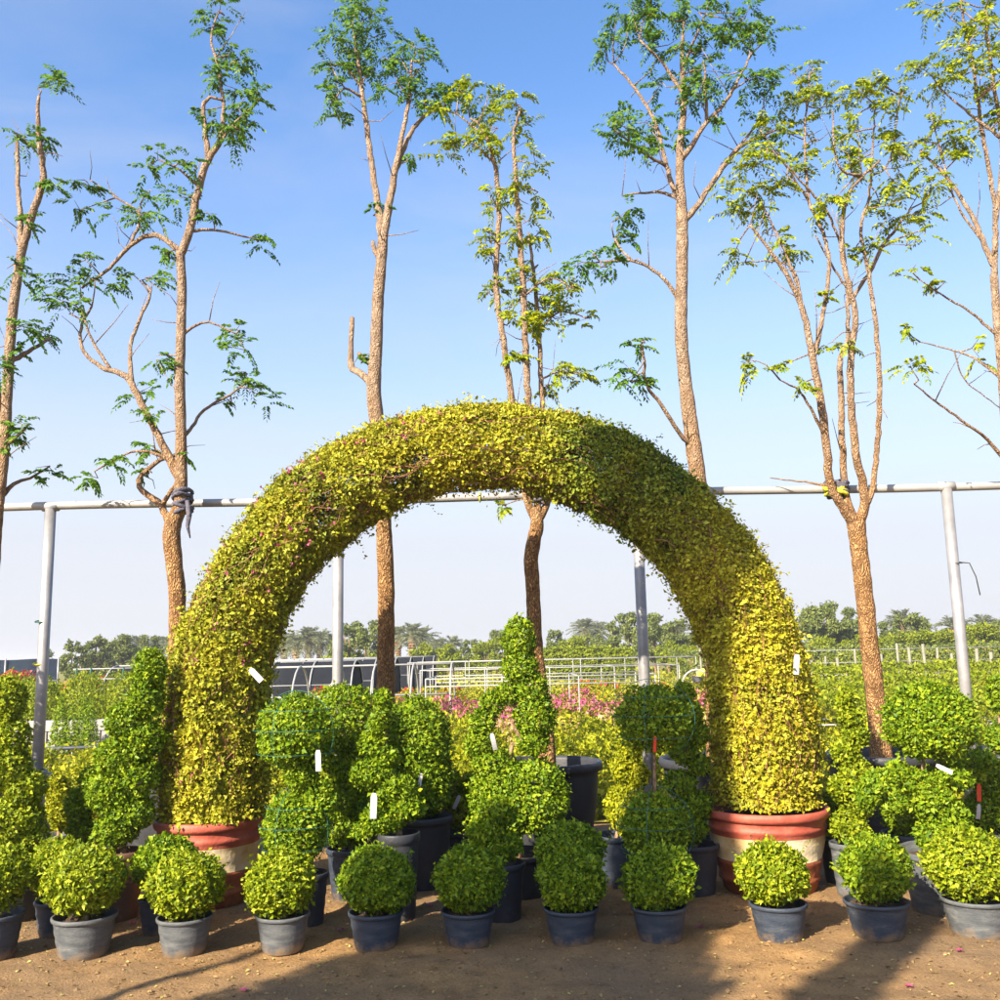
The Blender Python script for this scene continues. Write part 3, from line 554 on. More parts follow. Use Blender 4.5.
# ================================================================== THE FLOWERING ARCH
def make_arch():
    Y = 7.0; root_x = (at(213, 825, Y)[0] + at(765, 815, Y)[0]) / 2
    xl, xr = at(214, 780, Y)[0] - root_x, at(766, 775, Y)[0] - root_x
    R = (xr - xl) / 2; r0 = 0.325; top = at(482, 402, Y)[2]; zc = top - r0 - R; cx = (xl + xr) / 2
    root = thing('flowering_arch', (root_x, Y, -0.014), 'large leafy bougainvillea arch with pink flowers, rooted in two red and cream pots', 'plant arch')
    leg = max(zc - 0.56, 0.1); Ltot = 2 * leg + math.pi * R
    def path(s):
        if s < leg: return np.array([cx - R, 0, 0.56 + s]), np.array([-1, 0, 0.0])
        if s > leg + math.pi * R: return np.array([cx + R, 0, 0.56 + (Ltot - s)]), np.array([1, 0, 0.0])
        a = math.pi - (s - leg) / R
        return np.array([cx + R * math.cos(a), 0, zc + R * math.sin(a)]), np.array([math.cos(a), 0, math.sin(a)])
    def tr(u):   # tube radius along the arch: thicker legs
        return r0 * (1.06 - 0.12 * math.sin(math.pi * u) + 0.025 * math.sin(u * 23) + 0.02 * math.sin(u * 41 + 1))
    n = 380000
    s = RNG.uniform(0, Ltot, n); ph = RNG.uniform(0, 2 * math.pi, n)
    C = np.empty((n, 3)); A = np.empty((n, 3)); rr = np.empty(n)
    for i in range(n):
        C[i], A[i] = path(s[i]); rr[i] = tr(s[i] / Ltot)
    u = s / Ltot
    Nn = A * np.cos(ph)[:, None] + np.array([0, 1.0, 0]) * np.sin(ph)[:, None]
    lum = np.sin(s * 13 + 2 * np.sin(ph * 2)) * np.sin(ph * 5 + s * 3) + 0.6 * np.sin(s * 29 + ph * 7)
    nse = np.array([mnoise.noise(Vector((a * 5.5, b * 2.0, 1.0))) + 0.7 * mnoise.noise(Vector((a * 14, b * 5, 5.0))) for a, b in zip(s, ph)])
    k = 1 + 0.02 * lum + 0.10 * nse - RNG.exponential(0.08, n) + np.where(RNG.random(n) < 0.10, RNG.random(n) * 0.20, 0)
    # thin, see-through patches: noise on the tube surface; stronger near the crown and along the inside of the curve
    gap = np.array([mnoise.noise(Vector((a * 3.1, b * 1.3, 3.0))) + 0.5 * mnoise.noise(Vector((a * 8, b * 3, 9.0))) for a, b in zip(s, ph)])
    crownw = np.exp(-((u - 0.47) / 0.16) ** 2); inside = np.clip(-np.cos(ph), 0, 1)
    keepp = np.clip(0.95 - 0.40 * crownw - 0.18 * inside + gap * 0.85, 0.06, 1.0)
    ok = RNG.random(n) < keepp
    P = C + Nn * (rr * k)[:, None]
    golden = 0.24 + np.clip((u - 0.67) / 0.10, 0, 1) * 0.70 + 0.34 * np.clip((0.62 - u) / 0.08, 0, 1) + 0.22 * np.exp(-((u - 0.47) / 0.08) ** 2) + np.clip((0.22 - u) / 0.2, 0, 1) * 0.22  # greener dip past the crown: part leaf colour, part shade band painted into tint
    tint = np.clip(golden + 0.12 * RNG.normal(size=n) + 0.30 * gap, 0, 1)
    P, Nn2, tint = P[ok], Nn[ok], tint[ok]
    # long loose shoots
    SP, SN, ST = [], [], []
    for q in RNG.choice(len(P), 420):
        d = unit(Nn2[q] * .8 + .7 * RNG.normal(size=3) + np.array([0, 0, .25])); ln = random.uniform(.04, .17)
        for t in np.linspace(.1, 1, 9): SP.append(P[q] + d * ln * t + np.array([0, 0, -.25 * ln * t * t]) + RNG.normal(size=3) * .006); SN.append(unit(d + .6 * RNG.normal(size=3))); ST.append(tint[q])
    P = np.concatenate([P, np.array(SP)]); Nn2 = np.concatenate([Nn2, np.array(SN)]); tint = np.concatenate([tint, np.array(ST)])
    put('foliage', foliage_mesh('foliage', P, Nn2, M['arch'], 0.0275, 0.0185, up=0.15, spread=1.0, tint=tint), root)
    # pink bracts, mostly on the left shoulder
    m = 80; g = [[], [], []]
    for _ in range(m):
        uu = min(0.95, max(0.04, random.gauss(0.3, 0.13))); sp = uu * Ltot; c, a = path(sp); p_ = random.uniform(-2.6, 0.6)
        nn = a * math.cos(p_) + np.array([0, 1, 0]) * math.sin(p_); b = c + nn * tr(uu) * 1.04
        for _k in range(4): g[0].append(b + RNG.normal(size=3) * 0.012); g[1].append(rvec(1)[0] + nn); g[2].append(nn + .5 * rvec(1)[0])
    v, f = leaf_geo(np.array(g[0]), np.array(g[1]), unit(np.array(g[2])), 0.026, 0.021); put('flowers', mesh_np('flowers', v, f, 3, M['pink']), root)['kind'] = 'stuff'
    # woody runners
    G = Geo()
    for i in range(380):
        s0 = random.uniform(0, Ltot * 0.86) if i > 60 else random.uniform(0, 0.3); ln = random.uniform(0.5, 1.6); p0 = random.uniform(0, 2 * math.pi); dp = random.uniform(-.7, .7); q = random.uniform(0.84, 1.06); pts = []
        if i % 2: s0 = Ltot - s0; ln = -ln
        for t in np.linspace(0, 1, 9):
            ss = min(Ltot - .01, max(.01, s0 + ln * t)); c, a = path(ss); pa = p0 + dp * t + 0.2 * math.sin(t * 9 + i)
            nn = a * math.cos(pa) + np.array([0, 1, 0]) * math.sin(pa); pts.append(c + nn * tr(ss / Ltot) * (q + 0.03 * math.sin(t * 14 + i)))
        G.tube(pts, np.linspace(0.0036, 0.002, 9), 4)
    G.build('woody_runners', M['dry'], root)['kind'] = 'stuff'
    # steel former
    for i in range(13):
        ss = Ltot * (i + 0.5) / 13; c, a = path(ss); rad = tr(ss / Ltot) * 0.84
        pts = [c + (a * math.cos(q) + np.array([0, 1, 0]) * math.sin(q)) * rad for q in np.linspace(0, 2 * math.pi, 21)]
        Geo().tube(pts, 0.004, 5, cap=False).build('frame_ring', M['black_wire'], root)
    for i in range(8):
        q = 2 * math.pi * i / 8; pts = []
        for ss in np.linspace(0, Ltot - .001, 60):
            c, a = path(ss); pts.append(c + (a * math.cos(q) + np.array([0, 1, 0]) * math.sin(q)) * tr(ss / Ltot) * 0.84)
        Geo().tube(pts, 0.005, 5).build('frame_bar', M['black_wire'], root)
    # pots
    for sx, px, ty, hw in ((-1, 210, 816, 53), (1, 765, 806, 61)):
        b = at(px, ty, Y); r = hw * mpp(px, ty, Y); h = b[2] + 0.014
        prof = [(0.70, 0), (0.72, .02), (0.735, .03), (0.76, .13), (0.80, .15), (0.80, .19), (0.78, .21), (0.83, .33), (0.855, .37), (0.855, .395), (0.84, .41),
                (0.88, .52), (0.91, .62), (0.915, .70), (0.92, .705), (0.925, .75), (0.95, .765), (0.95, .80), (0.935, .815), (0.95, .87), (0.955, .89), (1.0, .90), (1.02, .93), (1.02, .97), (1.0, 1.0), (0.95, 1.0), (0.93, .97), (0.90, .85)]
        g = Geo(); seg = 56; g.lathe([(a * r, z * h) for a, z in prof], seg)
        for i in range(len(prof) - 1):
            z = (prof[i][1] + prof[i + 1][1]) / 2; mi = 0 if z > 0.70 else (1 if z > 0.41 else 2)
            for q in range(seg): g.m[i * seg + q] = mi
        p = g.build('pot', [M['terra'], M['cream'], M['rust']], root); p.location = (b[0] - root_x, 0, 0)
        p['label'] = 'round clay pot painted red and cream with ring mouldings'
        soil_geo(r * 0.91, h * 0.88).build('soil', M['soil'], p)
    for (x, y, ang, L) in ((251, 670, 0.75, 0.115), (797, 656, -0.12, 0.135)):
        c = at(x, y, Y - 0.37) ; add_tag(root, (c[0] - root_x, c[1] - Y, c[2] + .014), -ang, L, 0.04)
make_arch()
front_balls()
mid_topiaries()

# ================================================================== PIPE TRELLIS
def make_trellis():
    Y = 8.5; root = thing('pipe_trellis', (0, Y, 0), 'galvanised steel pipe rail on four posts holding up the tall trees', 'pipe frame')
    zt = 2.985; R = 0.036
    pts = [(x, 0.006 * math.sin(x * 2.1), zt + 0.008 * math.sin(x * 1.3)) for x in np.arange(-7, 7.01, 0.5)]
    Geo().tube(pts, R, 14).build('rail', M['rail'], root)
    for px, py in ((46, 600), (338, 600), (641, 600), (955, 580)):
        X = at(px, py, Y)[0]
        Geo().tube([(X, 0, -0.1), (X, 0, 1.5), (X, 0, zt - R * 0.6)], 0.047, 16).build('post', M['galv'], root)
        Geo().tube([(X - 0.07, 0, zt), (X + 0.07, 0, zt)], R + 0.006, 14).build('collar', M['rail'], root)
    X = at(42, 620, Y)[0]
    for zz, m in ((1.98, 'wire'), (1.62, 'yellow_cloth')):
        pts = [(X + 0.052 * math.cos(a), 0.052 * math.sin(a), zz + .01 * math.sin(a)) for a in np.linspace(0, 6.28, 15)]; Geo().tube(pts, 0.007, 6).build('wire_tie', M[m], root)
    X = at(957, 570, Y)[0]
    pts = [(X + 0.052 * math.cos(a), 0.052 * math.sin(a), 2.31 + .01 * math.sin(a)) for a in np.linspace(0, 6.28, 15)] + [(X + .1, -.03, 2.3), (X + .14, -.04, 2.18), (X + .16, -.04, 2.02)]
    Geo().tube(pts, 0.005, 6).build('wire_tie', M['black_wire'], root)
    X = at(480, 500, Y)[0]; pts = [(X + 0.0, 0.042 * math.cos(a), zt + 0.042 * math.sin(a)) for a in np.linspace(0, 6.28, 15)]; Geo().tube(pts, 0.008, 6).build('wire_tie', M['yellow_cloth'], root)
    X = at(46, 700, Y)[0]
    g = Geo().box((X - 0.0, -0.10, 0.35), (0.20, 0.20, 0.72), jit=0.01); g.build('post_footing', M['concrete'], root, smooth=False, bevel=0.012)
make_trellis()

# ================================================================== TALL NURSERY TREES
def fronds(c, R, nf, out, droop=0.4):
    for _ in range(nf):
        d = rvec(1)[0] * np.array([1, 1, 0.7]) + np.array([0, 0, 0.25]); d /= np.linalg.norm(d)
        L = R * random.uniform(0.75, 1.35); s = c + rvec(1)[0] * R * 0.28; side = np.cross(d, [0, 0, 1.0]); sn = np.linalg.norm(side)
        side = side / sn if sn > 0.05 else np.array([1.0, 0, 0])
        nl = 8
        for i in range(nl):
            t = 0.15 + 0.85 * i / (nl - 1); p = s + d * L * t + np.array([0, 0, -droop * L * t * t]); tg = d + np.array([0, 0, -2 * droop * t])
            for sg in ((-1, 1) if i < nl - 1 else (0,)):
                out[0].append(p); out[1].append(side * sg * 0.85 + tg * 0.55 + np.array([0, 0, -0.22]) + RNG.normal(size=3) * .12); out[2].append(np.array([-.25, -.35, .8]) + RNG.normal(size=3) * .6)
                out[3].append(random.uniform(0.8, 1.2) * (1.0 - 0.35 * abs(t - 0.5)))
def nursery_tree(label, Y, pot_px, trunk, limbs, tufts, leaf='tree', pot=True, seed=0, tie=None, R=0.225, nf=15, stump=()):
    random.seed(seed)
    b = at(pot_px, 765, Y); X = b[0]; gz = 0.0
    root = thing('nursery_tree', (X, Y, gz), label, 'tree', 'tall potted trees tied to the pipe rail'); o = np.array([X, Y, gz])
    h = 0.74
    if pot: add_pot(root, 0.45, h, M['pot_black'], 'tub')
    skel = []
    def conv(pl, tip_off, base_off=0.0):
        n = len(pl); out = []
        for i, (x, y, r) in enumerate(pl):
            yy = Y + base_off + (tip_off - base_off) * (i / max(1, n - 1)); out.append((at(x, y, yy), r * (0.78 if r > 5 else 0.82) * mpp(x, y, yy), yy, x, y))
        return out
    def build(nm, pl, mat, seg, rough, step):
        pts = [p - o for p, *_ in pl]; rad = [q[1] for q in pl]
        pp, rr = catmull(pts, rad, step)
        if nm != 'trunk':
            for i in range(1, len(pp) - 1): pp[i] = pp[i] + RNG.normal(size=3) * 0.003
        Geo().tube(pp, rr, seg, rough=rough).build(nm, mat, root)
        for p, r in zip(pp, rr): skel.append((p + o, r))
    tp = conv(trunk, 0.0); p0 = tp[0]; base = np.array([p0[0][0] * .5 + X * .5, Y, h * 0.75])
    build('trunk', [(base, p0[1] * 1.25, Y, 0, 0)] + tp, M['bark'], 22, 0.085, 0.03)
    for i, l in enumerate(limbs):
        # start where it leaves an already built limb
        x, y, r = l[0]; q = at(x, y, Y); dmin = min(skel, key=lambda s: (s[0][0] - q[0]) ** 2 + (s[0][2] - q[2]) ** 2)
        off0 = dmin[0][1] - Y; off1 = off0 + random.uniform(-1, 1) * min(0.55, 0.06 * len(l) + 0.003 * math.hypot(l[-1][0] - x, l[-1][1] - y))
        pl = conv(l, off1, off0)
        if math.hypot(dmin[0][0] - q[0], dmin[0][2] - q[2]) < 0.35: pl = [(dmin[0], min(r * mpp(x, y, Y), dmin[1] * 0.95), 0, 0, 0)] + pl[(1 if len(pl) > 2 else 0):]
        big = max(q[2] for q in l) > 4.2
        build('branch', pl, M['bark'] if max(q[2] for q in l) > 6.5 else M['branch'], 12 if big else 8, 0.03, 0.05)
    A = [[], [], [], []]; tw = Geo()
    for (x, y, *rs) in tufts:
        sc = rs[0] if rs else 1.0
        q = at(x, y, Y); dmin = min(skel, key=lambda s: (s[0][0] - q[0]) ** 2 + (s[0][2] - q[2]) ** 2)
        yy = dmin[0][1] + random.uniform(-.15, .15); c = at(x, y, yy)
        if np.linalg.norm(c - dmin[0]) > 0.05:
            mid = (c + dmin[0]) / 2 + RNG.normal(size=3) * 0.03; pp, rr = catmull([dmin[0] - o, mid - o, c - o], [0.008, 0.006, 0.0035], 0.06); tw.tube(pp, rr, 5)
        for _ in range(2):
            c2 = c + RNG.normal(size=3) * np.array([0.09, 0.09, 0.05]) * sc
            fronds(c2, R * 0.85 * sc, max(3, int(nf * 0.55 * sc)), A)
            tw.tube([c - o, c2 - o + np.array([0, 0, .03])], [0.004, 0.002], 4)
    for _ in range(int(len(tufts) * 1.2)):      # bare twiglets
        s, r = random.choice(skel)
        if s[2] < 3.2 or r > .05: continue
        d = rvec(1)[0] + np.array([0, 0, .5]); ln = random.uniform(.15, .4); tw.tube([s - o, s - o + d * ln * .5 + RNG.normal(size=3) * .02, s - o + d * ln], [.006, .004, .002], 4)
    if tw.v: tw.build('twigs', M['branch'], root)['kind'] = 'stuff'
    P, D, Nn, S = [np.array(a) for a in A]
    v, f = leaf_geo(P - o, D, unit(Nn), 0.052 * S, 0.025 * S); put('crown', mesh_np('crown', v, f, 3, M[leaf]), root)
    if tie:
        for (x, y, w_, hh, m) in tie:
            c = at(x, y, Y) - o; g = Geo(); k = mpp(x, y, Y)
            for j in range(5):
                ph_ = random.random() * 6
                pts = [(c[0] + w_ * k * (1 + .12 * math.sin(3 * a + ph_)) * math.cos(a), c[1] + (w_ * k + 0.05) * math.sin(a) + 0.05, c[2] + (j - 2) * hh * k * 0.36 + 0.03 * math.sin(a + ph_)) for a in np.linspace(0, 2 * math.pi, 25)]
                g.tube(pts, [0.011 + 0.012 * random.random() for _ in pts], 6, rough=.35)
            dx = w_ * k; pts = [(c[0] + dx, c[1] - .05, c[2]), (c[0] + dx * 1.4, c[1] - .07, c[2] - .12), (c[0] + dx * 1.2, c[1] - .06, c[2] - .22), (c[0] + dx * 1.6, c[1] - .07, c[2] - .32)]
            if m == 'cloth' and hh > 10: g.tube(pts, [.02, .026, .018, .006], 6)
            g.build('cloth_tie', M[m], root)
    return root

nursery_tree('slim two-stemmed tree with small leaf tufts, beside the left end of the rail', 8.2, -14,
    [(-12, 700, 8), (-8, 600, 7.5), (-3, 520, 7), (4, 450, 6.6), (8, 380, 6.4), (12, 320, 6), (18, 272, 5.6), (23, 245, 5.4)],
    [[(22, 250, 4), (20, 215, 3.2), (18, 180, 2.8), (17, 142, 2.4)], [(23, 250, 5), (31, 218, 4.5), (42, 185, 4), (43, 165, 3.5), (39, 140, 3.4), (38, 115, 2.4), (39, 96, 1.8)],
     [(3, 460, 5), (-2, 400, 4.5), (-8, 340, 4), (-10, 260, 3.5)], [(11, 362, 3), (28, 352, 2.6), (50, 338, 1.8)], [(2, 500, 3), (14, 484, 2.4), (30, 478, 1.6), (50, 466, 1)], [(9, 445, 2.6), (18, 436, 2), (28, 425, 1.4)]],
    [(38, 88), (14, 132), (45, 140, .6), (50, 185, .6), (30, 215, .7), (18, 268, .8), (16, 328, .9), (48, 338, .7), (16, 366, .7), (28, 426, .9), (48, 466, .7), (10, 440, .7), (-4, 300, .8), (12, 350, .5)], seed=1, nf=13)
nursery_tree('crooked tree with wide curling side limbs, tied to the rail by a dark rag', 8.2, 178,
    [(176, 690, 11), (177, 640, 10.5), (177, 590, 10.5), (172, 545, 11), (173, 525, 11), (180, 505, 8.5), (181, 480, 8), (181, 440, 7), (180, 380, 6.5), (181, 330, 6), (182, 285, 5.8), (180, 252, 5.8)],
    [[(180, 254, 5.5), (190, 231, 5), (196, 200, 4.6), (206, 165, 4.4), (220, 140, 3.6), (223, 118, 2.4), (223, 100, 2), (218, 68, 1.6), (211, 38, 1.4), (219, 12, 1)],
     [(207, 160, 3.2), (205, 128, 3), (203, 103, 2.6), (210, 97, 2), (222, 100, 1.6)], [(180, 250, 3.6), (166, 240, 3.2), (150, 235, 3), (130, 246, 2.6), (105, 272, 2), (82, 288, 1.4)],
     [(128, 247, 1.8), (140, 215, 1.5), (120, 200, 1.2), (90, 180, .8)], [(173, 528, 5.5), (166, 516, 4.5), (158, 502, 4), (139, 487, 3.4), (143, 474, 3), (160, 460, 2.6), (176, 455, 2.4)],
     [(158, 502, 3), (168, 495, 2.8), (177, 480, 2.6), (168, 460, 2.4), (150, 452, 2)], [(180, 480, 5), (160, 440, 4.4), (144, 408, 4.2), (126, 377, 3.8), (101, 367, 2.8), (83, 350, 2.2), (81, 328, 1.8), (92, 306, 1.2)],
     [(126, 376, 2.8), (130, 350, 2.4), (136, 328, 2.2), (150, 294, 1.6), (142, 280, 1)], [(101, 367, 2), (92, 340, 1.6), (82, 310, 1.1)], [(183, 337, 2), (192, 328, 1.8), (209, 322, 1.4), (236, 334, 1)],
     [(184, 440, 2.4), (190, 430, 2.2), (204, 410, 1.9), (230, 395, 1.4), (244, 384, 1)], [(188, 228, 2), (215, 230, 1.6), (238, 235, 1.3), (258, 240, .9)], [(150, 460, 1.6), (130, 452, 1.3), (105, 465, .8)], [(200, 190, 1.6), (180, 170, 1.3), (160, 160, .9)], [(218, 145, 1.8), (240, 118, 1.4), (262, 98, .9)]],
    [(220, 10, .9), (213, 32, .7), (226, 55), (218, 70, .7), (232, 62, .8), (225, 85, .7), (238, 108), (262, 98, .7), (222, 128, .9), (250, 112, .9), (205, 122, .6), (240, 130, .7), (180, 165, .9), (158, 160, .8), (188, 198, .9), (150, 190, .8), (140, 215, .9), (85, 180, .7), (80, 210, .6), (130, 212, .8), (258, 242, .7), (212, 218, .4), (85, 260, .7), (80, 285, 1.1), (72, 315, 1.1), (95, 280, .8), (145, 278, .9), (130, 272, .7), (165, 255, .6), (60, 300, .7), (160, 355, .6), (140, 392, .8), (150, 415, .6), (110, 460, .8), (98, 478, .6), (152, 446, .7), (245, 350, .9), (246, 372, .9), (236, 330, .6), (252, 392, .9), (226, 398, .5), (175, 372, .5), (148, 470, .5), (182, 455, .5)],
    seed=2, tie=[(181, 502, 8, 12, 'cloth')], nf=13)
nursery_tree('straight tree forking high, with a sawn stub, rising behind the arch', 8.2, 386,
    [(386, 700, 12), (386, 640, 11), (386, 580, 10.5), (383, 510, 10), (379, 440, 9.5), (374, 395, 9.5), (376, 350, 8), (378, 300, 7.5), (381, 262, 7), (383, 238, 6.5)],
    [[(382, 240, 4.8), (377, 200, 4), (371, 160, 3.6), (366, 120, 3.2), (358, 62, 2.4), (354, 35, 1.6)], [(384, 240, 5), (390, 200, 4.4), (396, 165, 3.8), (402, 135, 2.8), (408, 104, 2.4), (412, 60, 1.4)],
     [(395, 172, 3.4), (404, 148, 3), (414, 128, 2.8), (432, 110, 2), (450, 108, 1.2)], [(378, 388, 4.6), (366, 378, 4.4), (356, 371, 4.2), (351, 366, 4.2), (351, 345, 3), (352, 318, 3)], [(376, 368, 3.4), (366, 360, 3), (359, 354, 2.8)], [(379, 262, 3), (375, 250, 2.8), (373, 242, 2.6)],
     [(360, 80, 1.6), (345, 88, 1.3), (335, 100, .9)], [(357, 70, 1.6), (345, 66, 1.3), (330, 66, .9)]],
    [(356, 8, 1), (350, 25, 1.2), (364, 20, 1), (346, 42, 1.1), (366, 40, 1), (358, 55, .9), (330, 62, .9), (345, 62, .7), (340, 92, 1), (332, 108, .8), (372, 72, .9), (412, 42, 1), (422, 50, .9), (402, 60, .9), (416, 70, 1), (398, 82, .9), (428, 92, 1), (444, 88, 1), (440, 108, .8), (412, 96, .7), (408, 158, .5), (378, 212, .4), (364, 356, .4), (452, 100, .8)], seed=3, nf=14)
nursery_tree('tree of three pale stems with tufts all the way up, behind the arch crown', 8.2, 545,
    [(546, 740, 11), (540, 690, 10), (535, 640, 9.5), (533, 590, 9), (531, 560, 9.5), (534, 540, 9), (537, 525, 9), (536, 508, 7)],
    [[(537, 522, 5.5), (530, 508, 5), (525, 490, 5), (518, 440, 4.6), (512, 400, 4.2), (503, 340, 3.8), (496, 280, 3.6), (499, 208, 3.2), (494, 160, 2.8), (482, 128, 2), (470, 118, 1.2)],
     [(538, 520, 4.5), (537, 500, 4.5), (532, 440, 4.4), (528, 400, 4.2), (524, 304, 3.8), (520, 240, 3.4), (516, 180, 3), (514, 136, 2), (520, 108, 1.2)], [(539, 522, 5), (545, 508, 4.6), (548, 490, 4.2), (544, 440, 3.6), (542, 400, 3.2), (538, 320, 2.8), (532, 256, 2), (528, 232, 1)],
     [(482, 128, 1.4), (462, 118, 1), (446, 110, .8)], [(494, 158, 1.4), (475, 145, 1), (450, 140, .8)], [(538, 330, 1.2), (560, 312, 1), (588, 318, .8)], [(542, 380, 1.2), (558, 372, 1), (582, 374, .8)], [(526, 300, 1.2), (550, 278, 1), (575, 290, .8)]],
    [(470, 100, 1), (488, 95, 1), (458, 88, .8), (448, 112, .9), (480, 118, 1), (452, 140, 1.1), (470, 142, .9), (498, 128, .8), (526, 112, 1.1), (516, 105, .8), (492, 148, .8), (536, 165, .9), (512, 190, .8), (498, 208, .9), (490, 232, .9), (505, 244, .8), (538, 192, .9), (526, 222, .9), (540, 232, .7), (490, 250, .6), (500, 282, .9), (486, 290, .7), (530, 270, 1), (552, 280, 1), (574, 288, .9), (520, 300, 1), (545, 305, 1), (540, 322, 1), (562, 318, .9), (588, 318, .8), (525, 335, .8), (508, 322, .7), (520, 352, .7), (506, 350, .5), (560, 372, .8), (580, 374, .8), (548, 385, .7), (532, 320, .8), (560, 300, .7), (505, 505, .4)], leaf='tree_y', seed=4, nf=12, R=.2,
    tie=[(540, 494, 9, 5, 'cloth')])
nursery_tree('single-trunked tree with a broad open crown, behind the shaded arch shoulder', 8.2, 716,
    [(716, 720, 12), (714, 640, 11.5), (708, 560, 11), (698, 480, 10.5), (690, 420, 9.5), (685, 380, 8.5), (681, 330, 8), (682, 270, 7.5), (682, 220, 7.5), (680, 180, 5.5), (680, 150, 4.8), (684, 100, 3.6), (682, 60, 2.6), (684, 20, 1.6)],
    [[(684, 224, 4), (698, 205, 3.6), (710, 186, 3.4), (735, 152, 3), (752, 140, 2.2), (776, 130, 1.4)], [(683, 160, 3.6), (692, 145, 3.2), (704, 126, 2.8), (730, 95, 2), (750, 55, 1.2)], [(704, 126, 2), (706, 90, 1.6), (704, 60, 1)], [(678, 205, 3.4), (672, 185, 3.2), (665, 160, 2.8), (655, 122, 2.2), (636, 90, 1.8), (614, 64, 1.2)],
     [(680, 95, 2.2), (662, 62, 1.8), (640, 40, 1.2)], [(682, 70, 1.8), (694, 40, 1.4), (706, 14, 1)], [(679, 302, 2.6), (668, 284, 2.4), (654, 270, 2.2), (632, 261, 1.8), (600, 262, 1.2)], [(632, 260, 1.6), (622, 250, 1.3), (614, 238, .9)], [(688, 446, 3), (680, 434, 2.6), (665, 410, 2.4), (647, 385, 2), (644, 360, 1.6), (642, 342, 1.2)], [(676, 196, 2), (655, 192, 1.6), (622, 196, .9)], [(666, 162, 1.8), (640, 150, 1.4), (615, 130, .9)], [(735, 152, 1.6), (760, 118, 1), (765, 90, .7)], [(728, 98, 1.2), (745, 82, .9), (760, 78, .7)]],
    [(616, 18, 1), (632, 10, 1.1), (650, 14, 1), (606, 48, .9), (628, 32, 1), (655, 40, .8), (670, 20, 1), (688, 10, 1), (704, 18, 1), (680, 46, .8), (706, 55, 1), (690, 75, .7), (730, 20, .9), (745, 18, .8), (762, 32, 1), (748, 45, .8), (728, 40, .8), (720, 72, .9), (745, 80, 1.1), (762, 80, .9), (660, 85, .9), (676, 100, .8), (700, 92, .9), (612, 122, 1.1), (628, 130, 1.1), (645, 122, 1), (655, 135, .8), (632, 150, .8), (680, 140, .5), (764, 120, .6), (775, 130, .5), (718, 128, .5), (612, 222, .9), (618, 234, .7), (594, 252, .9), (582, 262, .9), (600, 268, .7), (636, 374, 1), (644, 340, .6), (630, 382, .6)], seed=5, nf=14)
nursery_tree('many-stemmed yellow-green tree spreading into a fan, beside the right post', 8.3, 882,
    [(880, 740, 13), (876, 700, 12), (870, 650, 11.5), (866, 610, 11), (862, 575, 11), (858, 540, 11), (856, 522, 12)],
    [[(854, 526, 7), (843, 507, 6), (831, 486, 5.2), (828, 460, 5), (822, 410, 4.8), (815, 370, 4.4), (803, 312, 3.6), (790, 280, 3), (768, 248, 2), (750, 225, 1.4)], [(815, 365, 3), (822, 320, 2.8), (829, 260, 2.4), (818, 220, 2.2), (809, 200, 2), (805, 140, 1.4), (810, 72, .8)],
     [(850, 520, 5), (846, 494, 4.4), (843, 460, 4), (841, 400, 3.6), (841, 358, 3.4), (848, 338, 2.6), (846, 280, 1.8), (842, 220, 1.2)], [(860, 524, 6.5), (865, 506, 6), (862, 480, 5.2), (856, 455, 4.8), (851, 400, 4.4), (851, 355, 4), (855, 312, 3.6), (842, 252, 3), (848, 195, 2.4), (880, 160, 1.4)],
     [(856, 304, 3), (872, 268, 2.6), (884, 244, 2.2), (912, 208, 1.2)], [(868, 510, 4), (871, 494, 3.6), (876, 460, 3.4), (880, 395, 3.2), (876, 330, 3), (870, 282, 2.6), (861, 228, 2), (870, 190, 1.6), (875, 105, .9)], [(826, 442, 2.2), (814, 415, 1.8), (800, 392, 1.4), (780, 380, .8)], [(803, 310, 1.8), (796, 275, 1.5), (780, 262, 1), (745, 262, .7)],
     [(843, 252, 2), (826, 210, 1.7), (800, 180, 1.3), (772, 150, .9)], [(850, 200, 1.6), (838, 165, 1.3), (832, 110, .8)], [(875, 190, 1.4), (890, 160, 1.1), (900, 95, .7)], [(800, 300, 1.6), (780, 240, 1.2), (760, 200, .8)], [(884, 244, 1.4), (905, 235, 1), (925, 230, .7)], [(829, 486, 1.6), (805, 482, 1.1), (770, 478, .6)], [(809, 200, 1.4), (785, 165, 1), (760, 130, .6)], [(856, 300, 1.8), (835, 270, 1.4), (815, 235, 1)]],
    [(810, 66, .8), (798, 92, 1), (815, 100, .9), (832, 104, 1), (880, 80, .9), (898, 95, .8), (872, 112, .9), (788, 98, .9), (778, 128, 1), (800, 120, .8), (766, 158, 1.1), (745, 172, 1), (735, 190, 1), (760, 195, 1.1), (738, 212, .9), (780, 182, .9), (800, 175, .9), (840, 142, 1), (850, 165, .9), (872, 148, .9), (892, 142, 1), (905, 160, .9), (893, 182, 1), (915, 200, 1), (930, 190, .8), (838, 195, .9), (822, 215, .8), (735, 252, .8), (772, 236, .8), (788, 250, .7), (858, 248, .8), (890, 228, .9), (908, 245, .9), (880, 205, .8), (850, 120, .7), (832, 342, .6), (828, 300, .5), (752, 360, .8), (782, 366, .5), (800, 384, .6), (760, 130, .9), (920, 215, .8), (862, 95, .7), (820, 140, .8)],
    leaf='tree_y', seed=6, nf=13, tie=[(839, 486, 9, 7, 'cloth'), (838, 490, 9, 2, 'yellow_cloth')])
